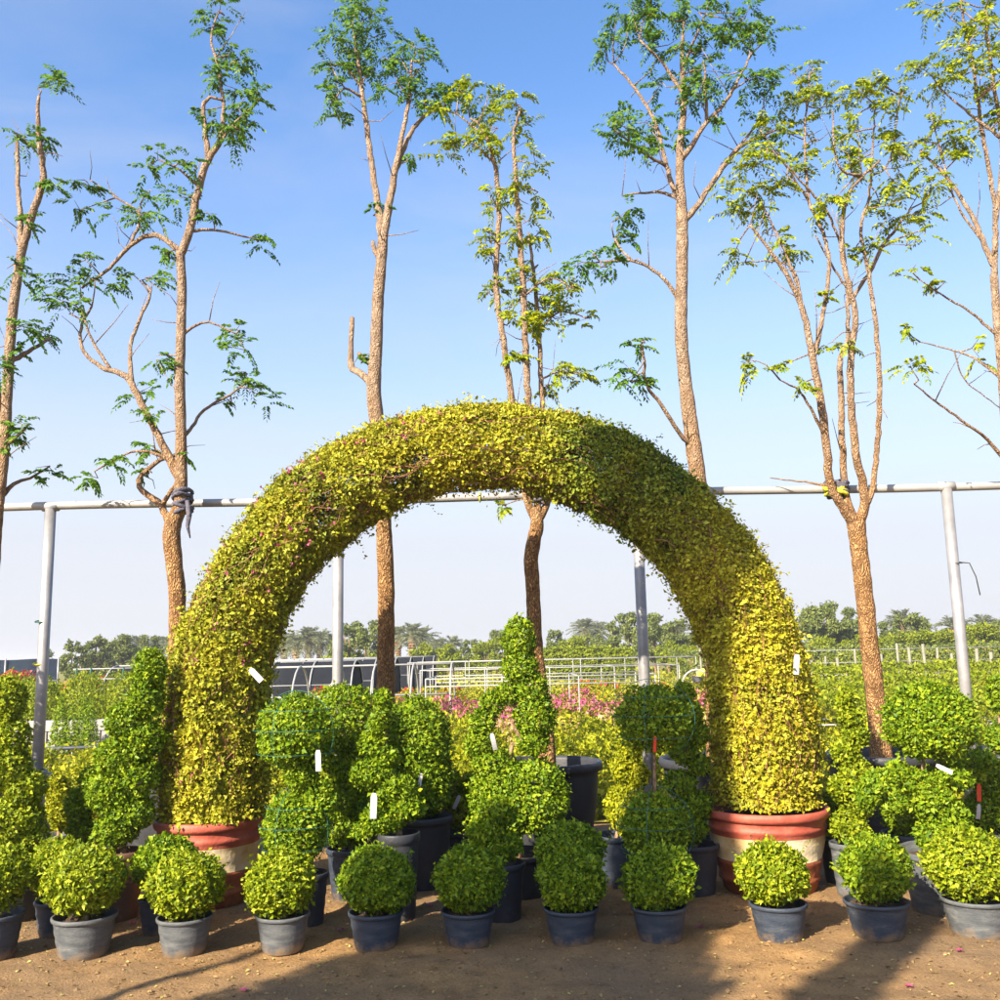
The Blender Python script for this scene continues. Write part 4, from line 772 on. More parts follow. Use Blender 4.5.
nursery_tree('spreading tree with long bare low twigs, beyond the right-hand post', 8.2, 1016,
    [(1016, 720, 8.5), (1013, 600, 7.5), (1009, 480, 6.6), (1003, 380, 5.8), (998, 330, 5.2), (994, 275, 4.6)],
    [[(994, 280, 3.4), (995, 210, 3), (982, 130, 2.4), (972, 60, 1.8), (960, 0, 1.3), (956, -40, .8)], [(990, 268, 3), (970, 212, 2.6), (945, 176, 2), (920, 150, 1.2)], [(994, 230, 3), (1002, 150, 2.6), (990, 60, 2), (985, 10, 1.4)], [(993, 338, 1.8), (970, 312, 1.5), (950, 300, 1.3), (920, 280, .8)], [(998, 378, 1.8), (980, 362, 1.5), (960, 352, 1.2), (920, 342, .7)], [(1004, 465, 2.4), (988, 440, 2), (975, 430, 1.7), (940, 405, 1.3), (914, 384, .8)], [(986, 150, 1.8), (965, 110, 1.4), (940, 88, .9)], [(978, 100, 1.5), (1000, 80, 1)], [(980, 238, 1.6), (955, 200, 1.2), (935, 130, .8)], [(962, 352, 1), (965, 380, .8), (1000, 408, .6)]],
    [(938, 8, 1), (950, 18, .8), (985, 40, 1.1), (1000, 30, 1), (965, 48, 1), (925, 70, 1), (942, 86, 1), (958, 80, .8), (1000, 72, 1.2), (980, 88, .9), (932, 130, 1), (912, 145, .9), (950, 140, .9), (968, 148, .8), (990, 130, 1), (940, 165, .7), (990, 8, .9), (912, 270, .5), (935, 284, .4), (972, 348, .7), (912, 370, .8), (905, 328, .5), (1005, 110, .9), (975, 20, .7)], leaf='tree_y', seed=7, nf=12)

# ================================================================== UNSEEN SHADE CASTERS (added out of frame, tree crowns shaped to throw the yard's shade)
def shade_tree(name, label, l, blobs, trunk_s, r_trunk, n, leafL=0.10):
    b = shade_pos(trunk_s, l, 0); root = thing(name, (b[0], b[1], 0), label, 'tree'); o = np.array([b[0], b[1], 0])
    sp = []
    for s, t, rs, rt in blobs:
        c = shade_pos(s, l, t) - o; sp.append((c[0], c[1], c[2], rs, rs, rt))
    P, Nn = blob_points(sp, n, inner=0.5, lump=0.1); put('crown', foliage_mesh('crown', P, Nn, M['tree'], leafL, leafL * 0.65), root)
    lo = min(sp, key=lambda q: q[2]); hi = max(sp, key=lambda q: q[2])
    Geo().tube([(0, 0, -0.05), (lo[0] * .5, lo[1] * .5, lo[2] * .5), (lo[0], lo[1], lo[2]), ((lo[0] + hi[0]) / 2, (lo[1] + hi[1]) / 2, (lo[2] + hi[2]) / 2), (hi[0], hi[1], hi[2])], [r_trunk, r_trunk * .9, r_trunk * .75, r_trunk * .5, .02], 12).build('trunk', M['bark'], root)
    g = Geo()
    for q in sp:
        z0 = max(lo[2] * 0.8, q[2] - 0.9); zt = min(1, max(0, (z0 - lo[2]) / max(.1, hi[2] - lo[2])))
        a = (lo[0] + (hi[0] - lo[0]) * zt, lo[1] + (hi[1] - lo[1]) * zt, z0); g.tube([a, ((a[0] + q[0]) / 2, (a[1] + q[1]) / 2, (a[2] + q[2]) / 2), (q[0], q[1], q[2])], [.05, .035, .02], 6)
    g.build('branches', M['bark'], root)['kind'] = 'stuff'
    return root
SHADE = True
if SHADE:
    shade_tree('shade_tree', 'unseen tall columnar tree behind the camera, crown shaped to cast shade', -3.0,
        [(-3.19, 1.7, 1.02, .7), (-3.19, 2.4, .98, .6), (-3.34, 2.9, .80, .45), (-3.39, 3.3, .68, .4), (-3.26, 3.8, .46, .45), (-3.26, 4.4, .31, .5), (-3.27, 5.0, .29, .5), (-3.22, 5.6, .32, .5), (-3.14, 6.2, .38, .5), (-3.17, 6.6, .38, .40)], -3.1, 0.16, 46000)
    shade_tree('shade_column', 'unseen slender leafy column added behind the camera to cast shade', -3.0,  # leafy column added out of view for the narrow shadow leg on the ground
        [(-1.78, 1.6, .17, .5), (-1.78, 2.3, .17, .5), (-1.78, 3.0, .16, .5), (-1.80, 3.6, .15, .45), (-1.28, 2.6, .2, .5)], -1.64, 0.05, 9000, 0.06)
    shade_tree('shade_column', 'broad leafy column added out of frame on the left to shade the left post', 3.0,  # leafy column added beyond the frame edge to darken the left post
        [(-8.44, 2.4, .42, .5), (-8.44, 3.0, .40, .5), (-8.44, 3.5, .36, .5), (-8.49, 4.0, .25, .35)], -8.3, 0.06, 9000, 0.05)
    b = shade_pos(-4.66, -3.0, 0); r = thing('timber_pole', (b[0], b[1], 0), 'slim upright timber pole standing behind the photographer', 'pole')
    Geo().tube(catmull([(0, 0, -.05), (.02, 0, 2), (0, .01, 4.4)], [.05, .045, .035], .3)[0], .042, 10).build('shaft', M['bark'], r); Geo().tube([(-.1, 0, 4.3), (.1, 0, 4.3)], .02, 6).build('crossbar', M['bark'], r)

# ================================================================== BACKGROUND PLANTINGS
def shrub_mesh(name, r, h, n, leaf, mat, flowers=None, nfl=0, fmat=None, cone=False):
    if cone: sp = [(0, 0, h * .18, r, r, h * .22), (0, 0, h * .42, r * .75, r * .75, h * .24), (0, 0, h * .66, r * .5, r * .5, h * .2), (0, 0, h * .86, r * .26, r * .26, h * .15)]
    else: sp = [(0, 0, h * .5, r, r, h * .5)] + [(random.uniform(-.4, .4) * r, random.uniform(-.4, .4) * r, h * random.uniform(.4, .7), r * .6, r * .6, h * .36) for _ in range(4)]
    P, Nn = blob_points(sp, n, lump=.12, spill=.12, inner=.2, depth=.3); ok = P[:, 2] > 0.0; P, Nn = P[ok], Nn[ok]
    me = foliage_mesh(name, P, Nn, M[mat], leaf, leaf * .62)
    fm = None
    if nfl:
        P, Nn = blob_points(sp, nfl * 3, lump=.15, spill=.15, inner=0); ok = P[:, 2] > h * .45; P, Nn = P[ok][:nfl], Nn[ok][:nfl]
        fm = foliage_mesh(name + '_flowers', P, Nn, M[fmat], leaf * 1.1, leaf * .9)
    return me, fm
def place(name, me, fm, x, y, z, s, label, cat, group, fname='flowers', sz=None):
    o = put(name, me, None, (x, y, z)); o.scale = (s, s, sz or s); o.rotation_euler = (0, 0, random.uniform(0, 6.28)); tag(o, label, cat, group)
    if fm: put(fname, fm, o)['kind'] = 'stuff'
    return o

def mid_beds():
    random.seed(21)
    dome = [shrub_mesh('dome_shrub', .36, .62, 1700, .045, 'gold_topi') for _ in range(3)]
    for row, (Y, x0, x1, st) in enumerate(((10.6, -7, 7.4, .82), (11.8, -8, 8, .84), (13.2, -5.0, 9, .9), (14.6, -5.4, 9.6, .95))):
        x = x0
        while x < x1:
            me, fm = random.choice(dome)
            place('dome_shrub', me, fm, x + random.uniform(-.08, .08), Y + random.uniform(-.15, .15), 0.0, random.uniform(.85, 1.15), 'small yellow-green dome shrub in the nursery rows beyond the trees', 'shrub', 'dome shrubs in nursery rows')
            x += st * random.uniform(.9, 1.1)
    fl = {'palepink': shrub_mesh('bougainvillea', .40, .55, 900, .06, 'bed', nfl=220, fmat='palepink'), 'pink': shrub_mesh('bougainvillea', .42, .6, 900, .06, 'bed', nfl=330, fmat='pink'), 'red': shrub_mesh('bougainvillea', .45, .7, 900, .07, 'bed', nfl=90, fmat='red'), 'none': shrub_mesh('bed_shrub', .45, .6, 900, .07, 'bed')}
    names = {'palepink': ('bougainvillea_bush', 'pale pink flowering bush in the rows before the pipe frames'), 'pink': ('bougainvillea_bush', 'bright pink bougainvillea bush in the rows under the pipe frames'), 'red': ('bougainvillea_bush', 'red flowering bougainvillea bush in the far rows'), 'none': ('bed_shrub', 'plain yellow-green bed shrub in the flower rows')}
    for Y, kinds, x0, x1, st in ((16.4, ('palepink', 'palepink', 'none'), -3.2, 5.2, .85), (18.2, ('palepink', 'pink', 'pink'), -3.2, 5.4, .85), (20.8, ('pink', 'pink', 'none'), -4, 6, .9), (22.6, ('pink', 'pink', 'none'), -4, 6.4, .95), (25, ('none', 'pink', 'none'), -4.5, 7, 1.0), (28, ('red', 'none', 'none'), -5, 7.5, 1.1), (32, ('red', 'none', 'none'), -5, 8, 1.2)):
        x = x0
        while x < x1:
            k = random.choice(kinds); me, fm = fl[k]
            place(names[k][0], me, fm, x, Y + random.uniform(-.25, .25), 0.0, random.uniform(.85, 1.2), names[k][1], 'bush', k + ' bushes in the flower rows'); x += st * random.uniform(.85, 1.15)
    # low ground cover between the rows: stuff
    n = 60000; yy = 9.7 + 70 * RNG.random(n) ** 2.0; xx = RNG.uniform(-1, 1, n) * (yy * 0.62 + 2)
    sc = 0.055 + 0.0035 * yy; P = np.stack([xx, yy, 0.02 + RNG.random(n) * 0.22], 1)
    D = unit(RNG.normal(size=(n, 3)) * np.array([1, 1, .5]) + np.array([0, 0, .8])); Nn = unit(np.array([0, -0.3, 1.0]) + .5 * RNG.normal(size=(n, 3)))
    v, f = leaf_geo(P, D, Nn, sc, sc * .6); tag(put('ground_cover', mesh_np('ground_cover', v, f, 3, M['bed'])), 'low yellow-green ground cover filling the nursery field', 'ground cover', kind='stuff')
mid_beds()

def pipe_frames():
    def frame(label, Y, x0, x1, h, bay, depth, rails):
        r = thing('plant_rack', ((x0 + x1) / 2, Y, 0), label, 'rack', None); cx = (x0 + x1) / 2; R = .0135
        for yy in (0, depth):
            for z in rails: Geo().tube([(x0 - cx, yy, z), (x1 - cx, yy, z)], R, 7).build('rail', M['white_pipe'], r)
            x = x0
            while x <= x1 + .01: Geo().tube([(x - cx, yy, 0), (x - cx, yy, h)], R, 7).build('post', M['white_pipe'], r); x += bay
        x = x0
        while x <= x1 + .01: Geo().tube([(x - cx, 0, h), (x - cx, depth, h)], R, 7).build('cross_bar', M['white_pipe'], r); x += bay
    frame('low white pipe frame over the pink flower rows', 20.2, -1.6, 3.1, 1.15, 1.56, 3.0, (.12, 1.0, 1.15))
    frame('white pipe frame over red bushes further back in the field', 26, -2.2, 4.6, 1.25, 1.7, 3.5, (1.25,))
    frame('long pale pipe frame deep in the field before the hedges', 36, -3.5, 7.0, 1.4, 2.1, 4, (1.4,))
    frame('low pipe bench frame behind the right-hand narrow spiral', 15.5, 4.6, 6.6, .42, 1.0, 1.2, (.12, .42))
    frame('small pipe bench beyond the right-hand post', 15.0, 7.0, 8.6, .42, .55, 1.2, (.15, .42))
    r = thing('pipe_hoop', (4.85, 25, 0), 'single white pipe hoop standing near the stooping worker', 'pipe hoop')
    Geo().tube(catmull([(-.35, 0, 0), (-.35, 0, .8), (-.22, 0, 1.05), (0, 0, 1.13), (.22, 0, 1.05), (.35, 0, .8), (.35, 0, 0)], [.025] * 7, .08)[0], .025, 7).build('hoop', M['white_pipe'], r)
pipe_frames()

def tunnels():
    def tunnel(label, Y, x0, x1, Hh, half, nrib, net=True, cat='tunnel'):
        r = thing('shade_tunnel' if net else 'hoop_tunnel_frame', ((x0 + x1) / 2, Y, 0), label, cat); cx = (x0 + x1) / 2
        def arc(x, k=1.0, n=13): return [(x - cx, -half * k * math.cos(a), Hh * k * math.sin(a) ** .8 if math.sin(a) > 1e-6 else 0) for a in np.linspace(0, math.pi, n)]
        if net:
            xs = np.linspace(x0, x1, nrib * 2 - 1); v, f = [], []; m = 17
            for i, x in enumerate(xs):
                k = 1.0 if i % 2 == 0 else .975; v += arc(x, k, m)
            for i in range(len(xs) - 1):
                for j in range(m - 1): f.append((i * m + j, i * m + j + 1, (i + 1) * m + j + 1, (i + 1) * m + j))
            Geo().add(v, f).build('net_cover', M['net'], r)
            e = arc(x1 - .04, .985, 17); Geo().add(e + [(x1 - .04 - cx, 0, 0)], [(j, j + 1, 17) for j in range(16)]).build('end_net', M['net'], r, smooth=False)
        for x in np.linspace(x0, x1, nrib): Geo().tube(arc(x, 1.02), .024, 6).build('rib', M['white_pipe'], r)
        for z, yy in ((Hh * .99 + .03, 0), (Hh * .55, -half * .86)): Geo().tube([(x0 - cx, yy, z), (x1 - cx, yy, z)], .022, 6).build('rail', M['white_pipe'], r)
    tunnel('bare white hoop frame standing before the dark shade tunnels', 23, -5.6, -1.2, 1.42, 1.1, 6, net=False)
    for i, (Y, x1, Hh) in enumerate(((31, -4.6, 1.52), (34.5, -4.4, 1.55), (38, -4.1, 1.57), (42, -3.9, 1.6), (46, -3.7, 1.6), (50, -3.5, 1.62))):
        tunnel(('dark grey shade-net tunnel nearest the bare hoop frame', 'second dark shade-net tunnel behind the nearest one', 'third dark shade-net tunnel in the row', 'fourth dark shade-net tunnel in the row', 'fifth dark shade-net tunnel in the row', 'last and farthest dark shade-net tunnel')[i], Y, x1 - 7.5, x1, Hh, 1.35, 7)
    g = Geo(); g.add([(-.45, 0, 0), (.45, 0, 0), (.30, .2, .75), (0, .25, 1.0), (-.3, .2, .75), (-.45, .8, 0), (.45, .8, 0), (.3, .6, .75), (0, .6, 1.0), (-.3, .6, .75)], [(0, 1, 2, 3, 4), (5, 9, 8, 7, 6), (1, 6, 7, 2), (2, 7, 8, 3), (3, 8, 9, 4), (4, 9, 5, 0)])
    c = at(334, 690, 29); o = g.build('white_sack', M['white_block'], smooth=False); o.location = (c[0], 29, 0); tag(o, 'white sheeted heap at the mouth of the nearest shade tunnel', 'heap')
tunnels()

# ------------------------------------------------------------------ left-hand field: hedges, blocks, small conifers, shade screen
def left_field():
    random.seed(5)
    cone = [shrub_mesh('conifer', .21, .95, 1700, .04, 'topi', cone=True) for _ in range(2)]
    for px in (59, 70, 81, 90):
        c = at(px, 735, 17.5); place('small_conifer', cone[0][0], None, c[0], 17.5 + random.uniform(-.1, .1), 0, random.uniform(.8, .95), 'small yellow-green conifer standing before the white blocks', 'conifer', 'small conifers before the white blocks', sz=random.uniform(.95, 1.15))
    r = thing('block_stack', (at(72, 725, 18.4)[0], 18.4, 0), 'low stack of white building blocks behind the small conifers', 'blocks')
    for k in range(3):
        x = -1.05
        while x < 1.0:
            wd = .33; Geo().box((x + (.16 if k % 2 else 0), random.uniform(-.02, .02), .1 + k * .2), (wd - .02, .25, .19), jit=.004).build('block', M['white_block'], r, smooth=False, bevel=.008); x += wd
    r = thing('irrigation_pipe', (at(72, 740, 16.6)[0], 16.6, 0), 'grey irrigation pipe on short stakes before the small conifers', 'pipe')
    Geo().tube([(-1.4, 0, .22), (0, .02, .24), (1.3, 0, .27)], .03, 8).build('pipe', M['pot'], r)
    for x in (-1.2, 0, 1.1): Geo().tube([(x, 0.03, 0), (x, .03, .26)], .015, 6).build('stake', M['galv'], r)
    hedge = [shrub_mesh('hedge_shrub', .55, 1.25, 2300, .065, 'far_y') for _ in range(3)]; hedge2 = [shrub_mesh('hedge_shrub', .55, 1.25, 2300, .065, 'ball') for _ in range(2)]
    for Y, x0, x1 in ((20.5, -13, -6.2), (22.5, -14, -6.6), (25, -15.5, -7.2), (28, -17, -8.0)):
        x = x0
        while x < x1:
            me = random.choice(hedge + hedge2)[0]; place('hedge_shrub', me, None, x, Y + random.uniform(-.3, .3), 0, random.uniform(.85, 1.1), 'tall bushy yellow-green shrub in the field rows left of the arch', 'shrub', 'tall shrubs left of the arch', sz=random.uniform(.8, 1.15)); x += random.uniform(.75, 1.0)
    bg_ = shrub_mesh('red_bush', .9, 1.5, 1500, .09, 'far_y', nfl=500, fmat='red')
    for px, s in ((20, 1.0), (4, .95), (82, .8), (112, .85), (128, .7)):
        c = at(px, 680, 31); place('bougainvillea_bush', bg_[0], bg_[1], c[0], 31, 0, s * .95, 'tall red bougainvillea before the blue shade screen', 'bush', 'tall red bougainvilleas on the left')
    r = thing('shade_screen', (-35.2, 56, 0), 'long dark blue shade screen on posts at the left field edge', 'screen')
    v, f = [], []; n = 40
    for i in range(n + 1):
        x = -14 + 24 * i / n
        v += [(x, .12 * math.sin(i * 1.7), .15), (x, .05 * math.sin(i * 2.3), 1.1), (x, .03 * math.sin(i), 1.98 + .02 * math.sin(i * 1.2))]
    for i in range(n):
        for j in range(2): f.append((i * 3 + j, (i + 1) * 3 + j, (i + 1) * 3 + j + 1, i * 3 + j + 1))
    Geo().add(v, f).build('net', M['net_blue'], r)
    for x in range(-14, 11, 3): Geo().tube([(x, -.14, 0), (x, -.14, 2.05)], .045, 7).build('post', M['galv'], r)
    Geo().tube([(-14, -.14, .75), (10, -.14, .75)], .05, 6).build('rail', M['galv'], r)
    r = thing('trellis_stand', (at(105, 700, 27)[0], 27.2, 0), 'green metal trellis stand among the tall shrubs', 'trellis')
    for x in (-.9, -.5, .4, .8): Geo().tube([(x - .15, 0, 0), (x, 0, 1.5)], .02, 6).build('upright', M['wire'], r)
    for z in (.9, 1.2, 1.48): Geo().tube([(-1.0, .03, z), (.9, .03, z)], .018, 6).build('rail', M['white_pipe'], r)
left_field()

# ------------------------------------------------------------------ right-hand field: clipped hedges and a fence of many posts
def right_field():
    random.seed(9)
    def hedge(label, Y, x0, x1, h, d, n, leaf, mat):
        r = thing('clipped_hedge', ((x0 + x1) / 2, Y, 0), label, 'hedge'); cx = (x0 + x1) / 2; m = int(n)
        face = RNG.random(m) < .55
        P = np.stack([RNG.uniform(x0, x1, m) - cx, np.where(face, -d / 2, RNG.uniform(-d / 2, d / 2, m)), np.where(face, RNG.uniform(0.02, h, m), h)], 1) + RNG.normal(size=(m, 3)) * np.array([.03, .05, .05])
        P[:, 2] += .06 * np.sin((P[:, 0] + cx) * 3.1) + .04 * np.sin(P[:, 0] * 7.7)
        P[:, 2] = np.maximum(P[:, 2], .01)
        Nn = np.where(face[:, None], np.array([0, -1.0, .2]), np.array([0, -.2, 1.0])); put('foliage', foliage_mesh('foliage', P, unit(Nn), M[mat], leaf, leaf * .65), r)
        g = Geo()
        x = x0 + .3
        while x < x1: g.tube([(x - cx, 0, 0), (x - cx + .05, 0, h * .8)], [.03, .015], 5); x += .6
        g.build('stems', M['stem'], r)['kind'] = 'stuff'
    hedge('near clipped yellow-green hedge strip behind the right-hand trees', 18.5, 4.4, 14, .62, 1.4, 13000, .075, 'far_y')
    hedge('middle clipped yellow-green hedge strip behind the right-hand trees', 22.5, 5.6, 17, .82, 1.4, 13000, .085, 'far_y')
    hedge('far clipped yellow-green hedge strip in front of the post fence', 28, 7, 21, 1.0, 1.6, 14000, .10, 'far_y')
    r = thing('post_fence', (16, 40, 0), 'long fence of thin grey posts and wire before the treeline on the right', 'fence')
    for i in range(34):
        x = -8.0 + i * .56 + random.uniform(-.08, .08); Geo().tube([(x, random.uniform(-.1, .1), 0), (x + random.uniform(-.05, .05), 0, random.uniform(1.15, 1.75))], .045 + .03 * random.random(), 6).build('post', M['fence'], r)
    for z in (.5, 1.0, 1.5): Geo().tube([(-8.2, 0, z), (11, 0, z)], .012, 5).build('wire', M['galv'], r)
    hedge('loose pale hedge growing along the post fence', 41.5, 7, 28, 1.5, 1.0, 9000, .12, 'far')
right_field()

# ------------------------------------------------------------------ far treeline: broadleaf trees and date palms
def far_trees():
    random.seed(31)
    def broad(h, wd, n, mat, seed):
        random.seed(seed); sp = []
        for _ in range(24):
            a = random.uniform(0, 6.28); z = h * random.uniform(.28, .95); q = random.random() ** .5 * wd * .72 * (1.15 - .75 * (z / h) ** 2); rr = wd * random.uniform(.11, .25) * (1.2 - .5 * z / h)
            sp.append((q * math.cos(a), q * math.sin(a), z, rr, rr, rr * .85))
        P, Nn = blob_points(sp, n, lump=.2, spill=.35, inner=.15, depth=.5); me = foliage_mesh('crown', P, Nn, M[mat], .2, .12)
        g = Geo(); g.tube([(0, 0, 0), (.05, 0, h * .3), (0, .05, h * .7)], [wd * .05, wd * .04, .03], 8)
        for s in sp[:8]: g.tube([(0, 0, h * .25), (s[0] * .5, s[1] * .5, s[2] * .75), (s[0], s[1], s[2])], [.06, .04, .02], 5)
        me2 = bpy.data.meshes.new('trunk'); me2.from_pydata(g.v, [], g.f); me2.materials.append(M['stem'])
        return me, me2
    var = [broad(4.2, 2.3, 5200, 'far', 1), broad(4.6, 1.7, 4600, 'far', 2), broad(3.6, 2.6, 5200, 'far_y', 3), broad(4.4, 2.1, 5000, 'far', 4), broad(3.0, 2.2, 4200, 'far_y', 8)]
    lab = ('round dull green tree in the far treeline', 'narrow upright dull green tree in the far treeline', 'wide bright yellow-green bush tree in the far treeline', 'open green tree in the far treeline', 'low yellow-green bush tree before the far treeline')
    def tree(vi, x, Y, s, sz=1):
        o = thing('far_tree', (x, Y, 0), lab[vi], 'tree', 'treeline ' + ('round', 'narrow', 'wide', 'open', 'low')[vi] + ' trees'); o.scale = (s, s, s * sz); o.rotation_euler = (0, 0, random.uniform(0, 6.28))
        put('crown', var[vi][0], o); put('trunk', var[vi][1], o)
    def PX(px, Y): return at(px, 650, Y)[0]
    for px, Y, vi, s in ((48, 75, 1, .72), (75, 62, 1, .95), (97, 66, 1, .9), (110, 70, 0, .9), (125, 68, 3, .95), (150, 80, 3, 1.0), (350, 66, 0, 1.0), (365, 70, 3, 1.05), (340, 60, 4, .8), (372, 62, 4, .8), (398, 64, 4, .7), (425, 70, 4, .9),
                         (470, 75, 3, .78), (485, 66, 2, .85), (505, 70, 2, .82), (498, 78, 3, 1.05), (556, 72, 3, 1.0), (572, 66, 2, .95), (590, 74, 0, 1.05), (606, 68, 0, .9), (628, 70, 3, 1.2), (612, 80, 1, 1.2), (655, 66, 3, 1.15), (676, 70, 0, 1.1), (668, 62, 4, .9), (700, 72, 1, 1.2), (716, 66, 2, .9), (690, 58, 2, .75),
                         (812, 62, 3, 1.05), (826, 60, 0, 1.3), (842, 62, 3, 1.3), (858, 66, 0, 1.1), (820, 52, 2, .8), (845, 50, 4, .95), (880, 54, 4, 1.0), (900, 60, 2, .9), (892, 66, 3, 1.05), (912, 64, 0, 1.1), (925, 54, 2, .8), (948, 56, 2, .85), (965, 60, 4, 1.1), (985, 56, 2, .85), (1000, 58, 0, 1.0), (975, 70, 0, 1.1), (1015, 60, 2, .9), (870, 58, 2, .8), (940, 62, 4, 1.1), (780, 60, 2, .9), (760, 66, 0, 1.0), (795, 64, 4, 1.1), (740, 62, 4, 1.0), (528, 64, 4, .9), (545, 62, 2, .8), (450, 62, 4, .85), (240, 66, 2, .9), (200, 70, 0, 1.0), (178, 72, 3, 1.0)):
        tree(vi, PX(px, Y), Y, s * (.74 if px > 540 else .86) * random.uniform(.92, 1.08), random.uniform(.9, 1.1))
    # clipped box shrubs in front of the centre trees
    bx = []
    m = 2600; q = RNG.uniform(-1, 1, (m, 3)); ax = RNG.integers(0, 3, m); q[np.arange(m), ax] = np.sign(q[np.arange(m), ax]); Nn = np.zeros((m, 3)); Nn[np.arange(m), ax] = q[np.arange(m), ax]
    P = q * np.array([.55, .55, .85]) + np.array([0, 0, .9]) + RNG.normal(size=(m, 3)) * .03; bme = foliage_mesh('box_shrub', P, Nn, M['far_y'], .13, .09)
    for px in (545, 551, 558, 565, 571, 577, 583, 598, 613, 620): place('box_shrub', bme, None, PX(px, 52), 52, 0, random.uniform(.9, 1.05), 'clipped yellow-green box shrub before the central treeline', 'shrub', 'clipped box shrubs before the treeline').rotation_euler = (0, 0, random.uniform(-.2, .2))
    # date palms
    def palm(h, seed, nfr=52):
        random.seed(seed); A = [[], [], []]; g = Geo()
        for i in range(nfr):
            az = random.uniform(0, 6.28); el = math.radians(random.uniform(0, 78) if i > 8 else random.uniform(-35, 0)); L = random.uniform(1.5, 1.95); d = np.array([math.cos(az) * math.cos(el), math.sin(az) * math.cos(el), math.sin(el)])
            side = np.cross(d, [0, 0, 1.0]); side /= np.linalg.norm(side) + 1e-6; pts = []
            for t in np.linspace(0, 1, 12):
                p = np.array([0, 0, h]) + d * L * t + np.array([0, 0, -.42 * L * t * t]); pts.append(p); tg = d + np.array([0, 0, -.84 * t])
                if t > .12:
                    for sg in (-1, 1):
                        for _ in range(2):
                            A[0].append(p + d * L * random.uniform(0, .08)); A[1].append(side * sg * .8 + tg * .7 + RNG.normal(size=3) * .1 + np.array([0, 0, .15])); A[2].append(np.array([0, 0, 1.0]) + .3 * RNG.normal(size=3))
            g.tube(pts, np.linspace(.03, .008, 12), 4)
        v, f = leaf_geo(np.array(A[0]), np.array(A[1]), unit(np.array(A[2])), .36, .055); crown = mesh_np('crown', v, f, 3, M['palm'])
        b = bpy.data.meshes.new('frond_stalks'); b.from_pydata(g.v, [], g.f); b.materials.append(M['palm'])
        t = Geo(); zz = np.linspace(0, h, 28); t.tube([(0.03 * math.sin(z), 0, z) for z in zz], [(.30 if i % 2 else .24) + (.08 if z > h * .7 else 0) for i, z in enumerate(zz)], 10)
        tm = bpy.data.meshes.new('trunk'); tm.from_pydata(t.v, [], t.f); tm.materials.append(M['palm_trunk']); return crown, b, tm
    pv = [palm(3.1, 3), palm(2.8, 4), palm(3.3, 5)]
    for px, Y, vi, s in ((140, 74, 0, 1.05), (158, 76, 2, 1.0), (172, 72, 1, 1.1), (205, 74, 0, 1.05), (225, 76, 1, 1.1), (258, 72, 2, 1.0), (272, 70, 0, 1.0), (284, 68, 1, 1.1), (296, 66, 1, 1.05), (308, 66, 0, 1.1), (320, 70, 1, 1.15), (332, 72, 2, .95), (398, 70, 2, 1.08), (412, 68, 0, 1.15), (422, 74, 1, 1.2), (440, 64, 1, .85), (452, 70, 0, .85), (586, 84, 2, 1.25), (600, 86, 0, 1.2), (668, 64, 1, 1.05), (680, 66, 2, .95), (905, 62, 0, 1.15), (918, 66, 2, 1.0), (955, 72, 1, 1.15), (985, 68, 0, 1.05), (1004, 70, 1, 1.05)):
        Y = Y + 30; s = s * 1.02; random.seed(px); o = thing('date_palm', (PX(px, Y), Y, 0), 'grey-green date palm with stout trunk in the far treeline', 'palm', 'date palms in the far treeline'); o.scale = (s, s, s); o.rotation_euler = (0, 0, random.uniform(0, 6.28))
        for nm, me in zip(('crown', 'frond_stalks', 'trunk'), pv[vi]): put(nm, me, o)
far_trees()

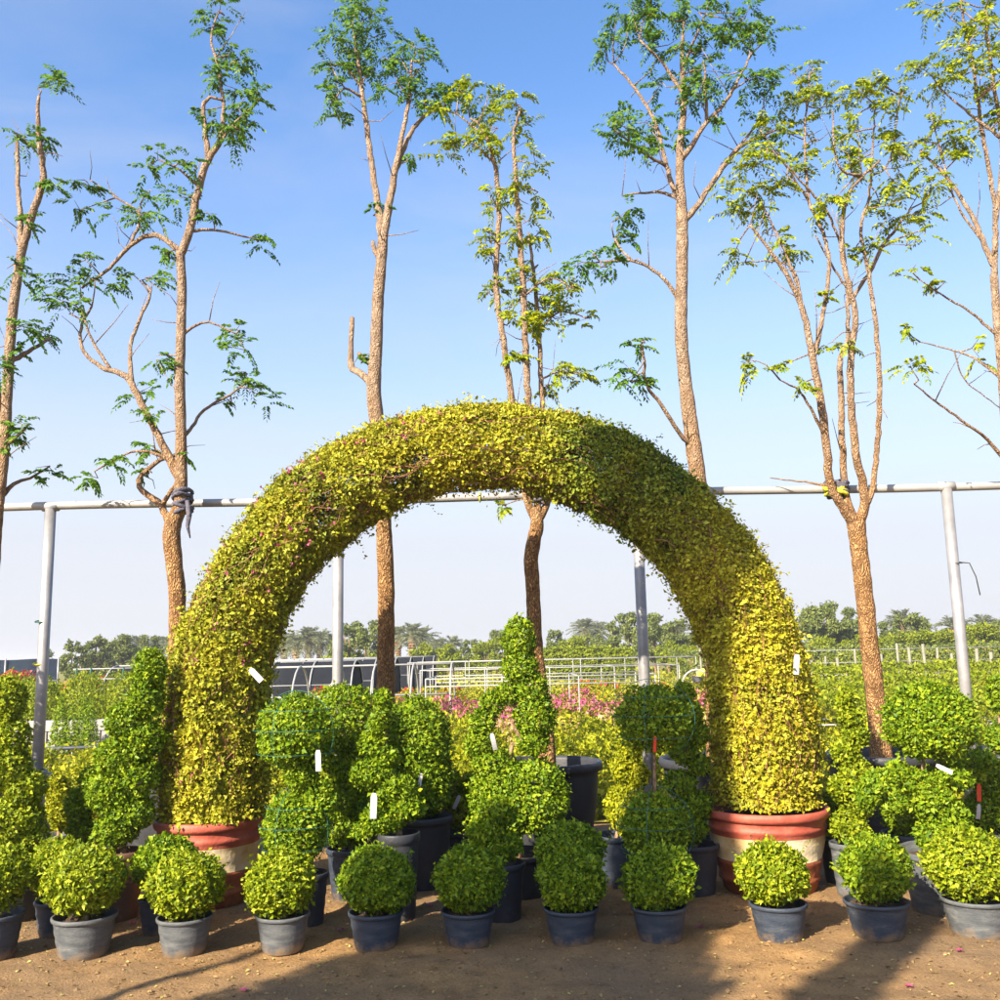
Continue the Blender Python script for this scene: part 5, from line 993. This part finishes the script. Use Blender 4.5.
# ------------------------------------------------------------------ a worker stooping among the flowers
def skin_body(name, verts, edges, radii, mat, parent, root_i=0, levels=2):
    me = bpy.data.meshes.new(name); me.from_pydata(verts, edges, []); o = put(name, me, parent)
    bm_ = o.modifiers.new('skin', 'SKIN'); 
    for i, r in enumerate(radii):
        sv = me.skin_vertices[0].data[i]; rr = r if hasattr(r, '__len__') else (r, r); sv.radius = rr; sv.use_root = (i == root_i)
    ss = o.modifiers.new('sub', 'SUBSURF'); ss.levels = levels; ss.render_levels = levels; me.materials.append(mat)
    return o
def person():
    c = at(699, 690, 36); root = thing('person', (c[0], 36, 0), 'stooping worker in a yellow shirt and dark trousers among the flower rows', 'person'); 
    # one continuous body: bent forward at the hips, knees flexed, arms reaching down
    V = [(0, 0, .62), (0, -.06, .74), (0, -.20, .86), (0, -.32, .93), (0, -.40, .97), (0, -.46, 1.02), (0, -.50, 1.08),
         (.10, 0, .58), (.13, -.16, .36), (.13, -.02, .08), (.13, -.14, .03), (-.10, 0, .58), (-.13, -.14, .36), (-.13, .0, .08), (-.13, -.12, .03),
         (.19, -.32, .90), (.22, -.40, .66), (.18, -.52, .48), (.17, -.57, .41), (-.19, -.32, .90), (-.22, -.40, .66), (-.18, -.52, .48), (-.17, -.57, .41)]
    Eg = [(0, 1), (1, 2), (2, 3), (3, 4), (4, 5), (5, 6), (0, 7), (7, 8), (8, 9), (9, 10), (0, 11), (11, 12), (12, 13), (13, 14), (3, 15), (15, 16), (16, 17), (17, 18), (3, 19), (19, 20), (20, 21), (21, 22)]
    Rr = [(.16, .12), (.15, .11), (.16, .12), (.17, .11), .055, .085, .08, .09, .065, .045, .04, .09, .065, .045, .04, .06, .045, .035, .03, .06, .045, .035, .03]
    skin_body('body', V, Eg, Rr, M['skin'], root)
    skin_body('shirt', [(0, -.02, .66), (0, -.08, .76), (0, -.20, .865), (0, -.31, .93), (.19, -.32, .905), (.225, -.40, .68), (-.19, -.32, .905), (-.225, -.40, .68)], [(0, 1), (1, 2), (2, 3), (3, 4), (4, 5), (3, 6), (6, 7)], [(.175, .135), (.17, .13), (.18, .14), (.18, .125), .072, .062, .072, .062], M['shirt'], root)
    skin_body('trousers', [(0, 0, .62), (.10, 0, .575), (.13, -.155, .36), (.13, -.03, .10), (-.10, 0, .575), (-.13, -.135, .36), (-.13, -.01, .10)], [(0, 1), (1, 2), (2, 3), (0, 4), (4, 5), (5, 6)], [(.165, .14), .11, .08, .062, .11, .08, .062], M['trouser'], root)
    skin_body('hair', [(0, -.455, 1.06), (0, -.48, 1.11), (0, -.52, 1.14)], [(0, 1), (1, 2)], [.092, .094, .06], M['hair'], root)
    root.rotation_euler = (0, 0, math.radians(55)); root.scale = (1, 1, 1)
person()
# ------------------------------------------------------------------ fallen pink petals
for px, py in ((133, 922), (244, 989), (341, 929), (960, 950), (909, 984), (430, 905), (700, 925)):
    r_ = ray(px, py); p = r_ * (-CAM_H / r_[2]) + np.array([0, 0, CAM_H]); z = ground_z(p[0], p[1])
    g = [[], [], []]
    for k in range(4):
        a = k * 1.57 + random.random(); g[0].append((0, 0, 0.006)); g[1].append((math.cos(a), math.sin(a), .35)); g[2].append((random.uniform(-.3, .3), random.uniform(-.3, .3), 1))
    v, f = leaf_geo(np.array(g[0]), np.array(g[1]), unit(np.array(g[2])), .028, .024); o = put('fallen_flower', mesh_np('fallen_flower', v, f, 3, M['pink']), None, (p[0], p[1], z - .012)); tag(o, 'fallen pink bougainvillea flower lying on the sandy ground', 'flower', 'fallen pink flowers')

# ------------------------------------------------------------------ the dusty air of the yard
HAZE = 0.0009
def haze_box():
    m, nt, out = new_mat('haze'); v = nt.nodes.new('ShaderNodeVolumePrincipled')
    v.inputs['Color'].default_value = (0.93, 0.95, 1.0, 1); v.inputs['Density'].default_value = HAZE; v.inputs['Anisotropy'].default_value = 0.2
    nt.links.new(v.outputs[0], out.inputs['Volume'])
    o = Geo().box((0, 600, 4.75), (1440, 1840, 11.5)).build('haze', m, smooth=False); tag(o, 'pale dusty haze lying over the nursery field', 'haze', kind='stuff'); o.display_type = 'WIRE'
haze_box()
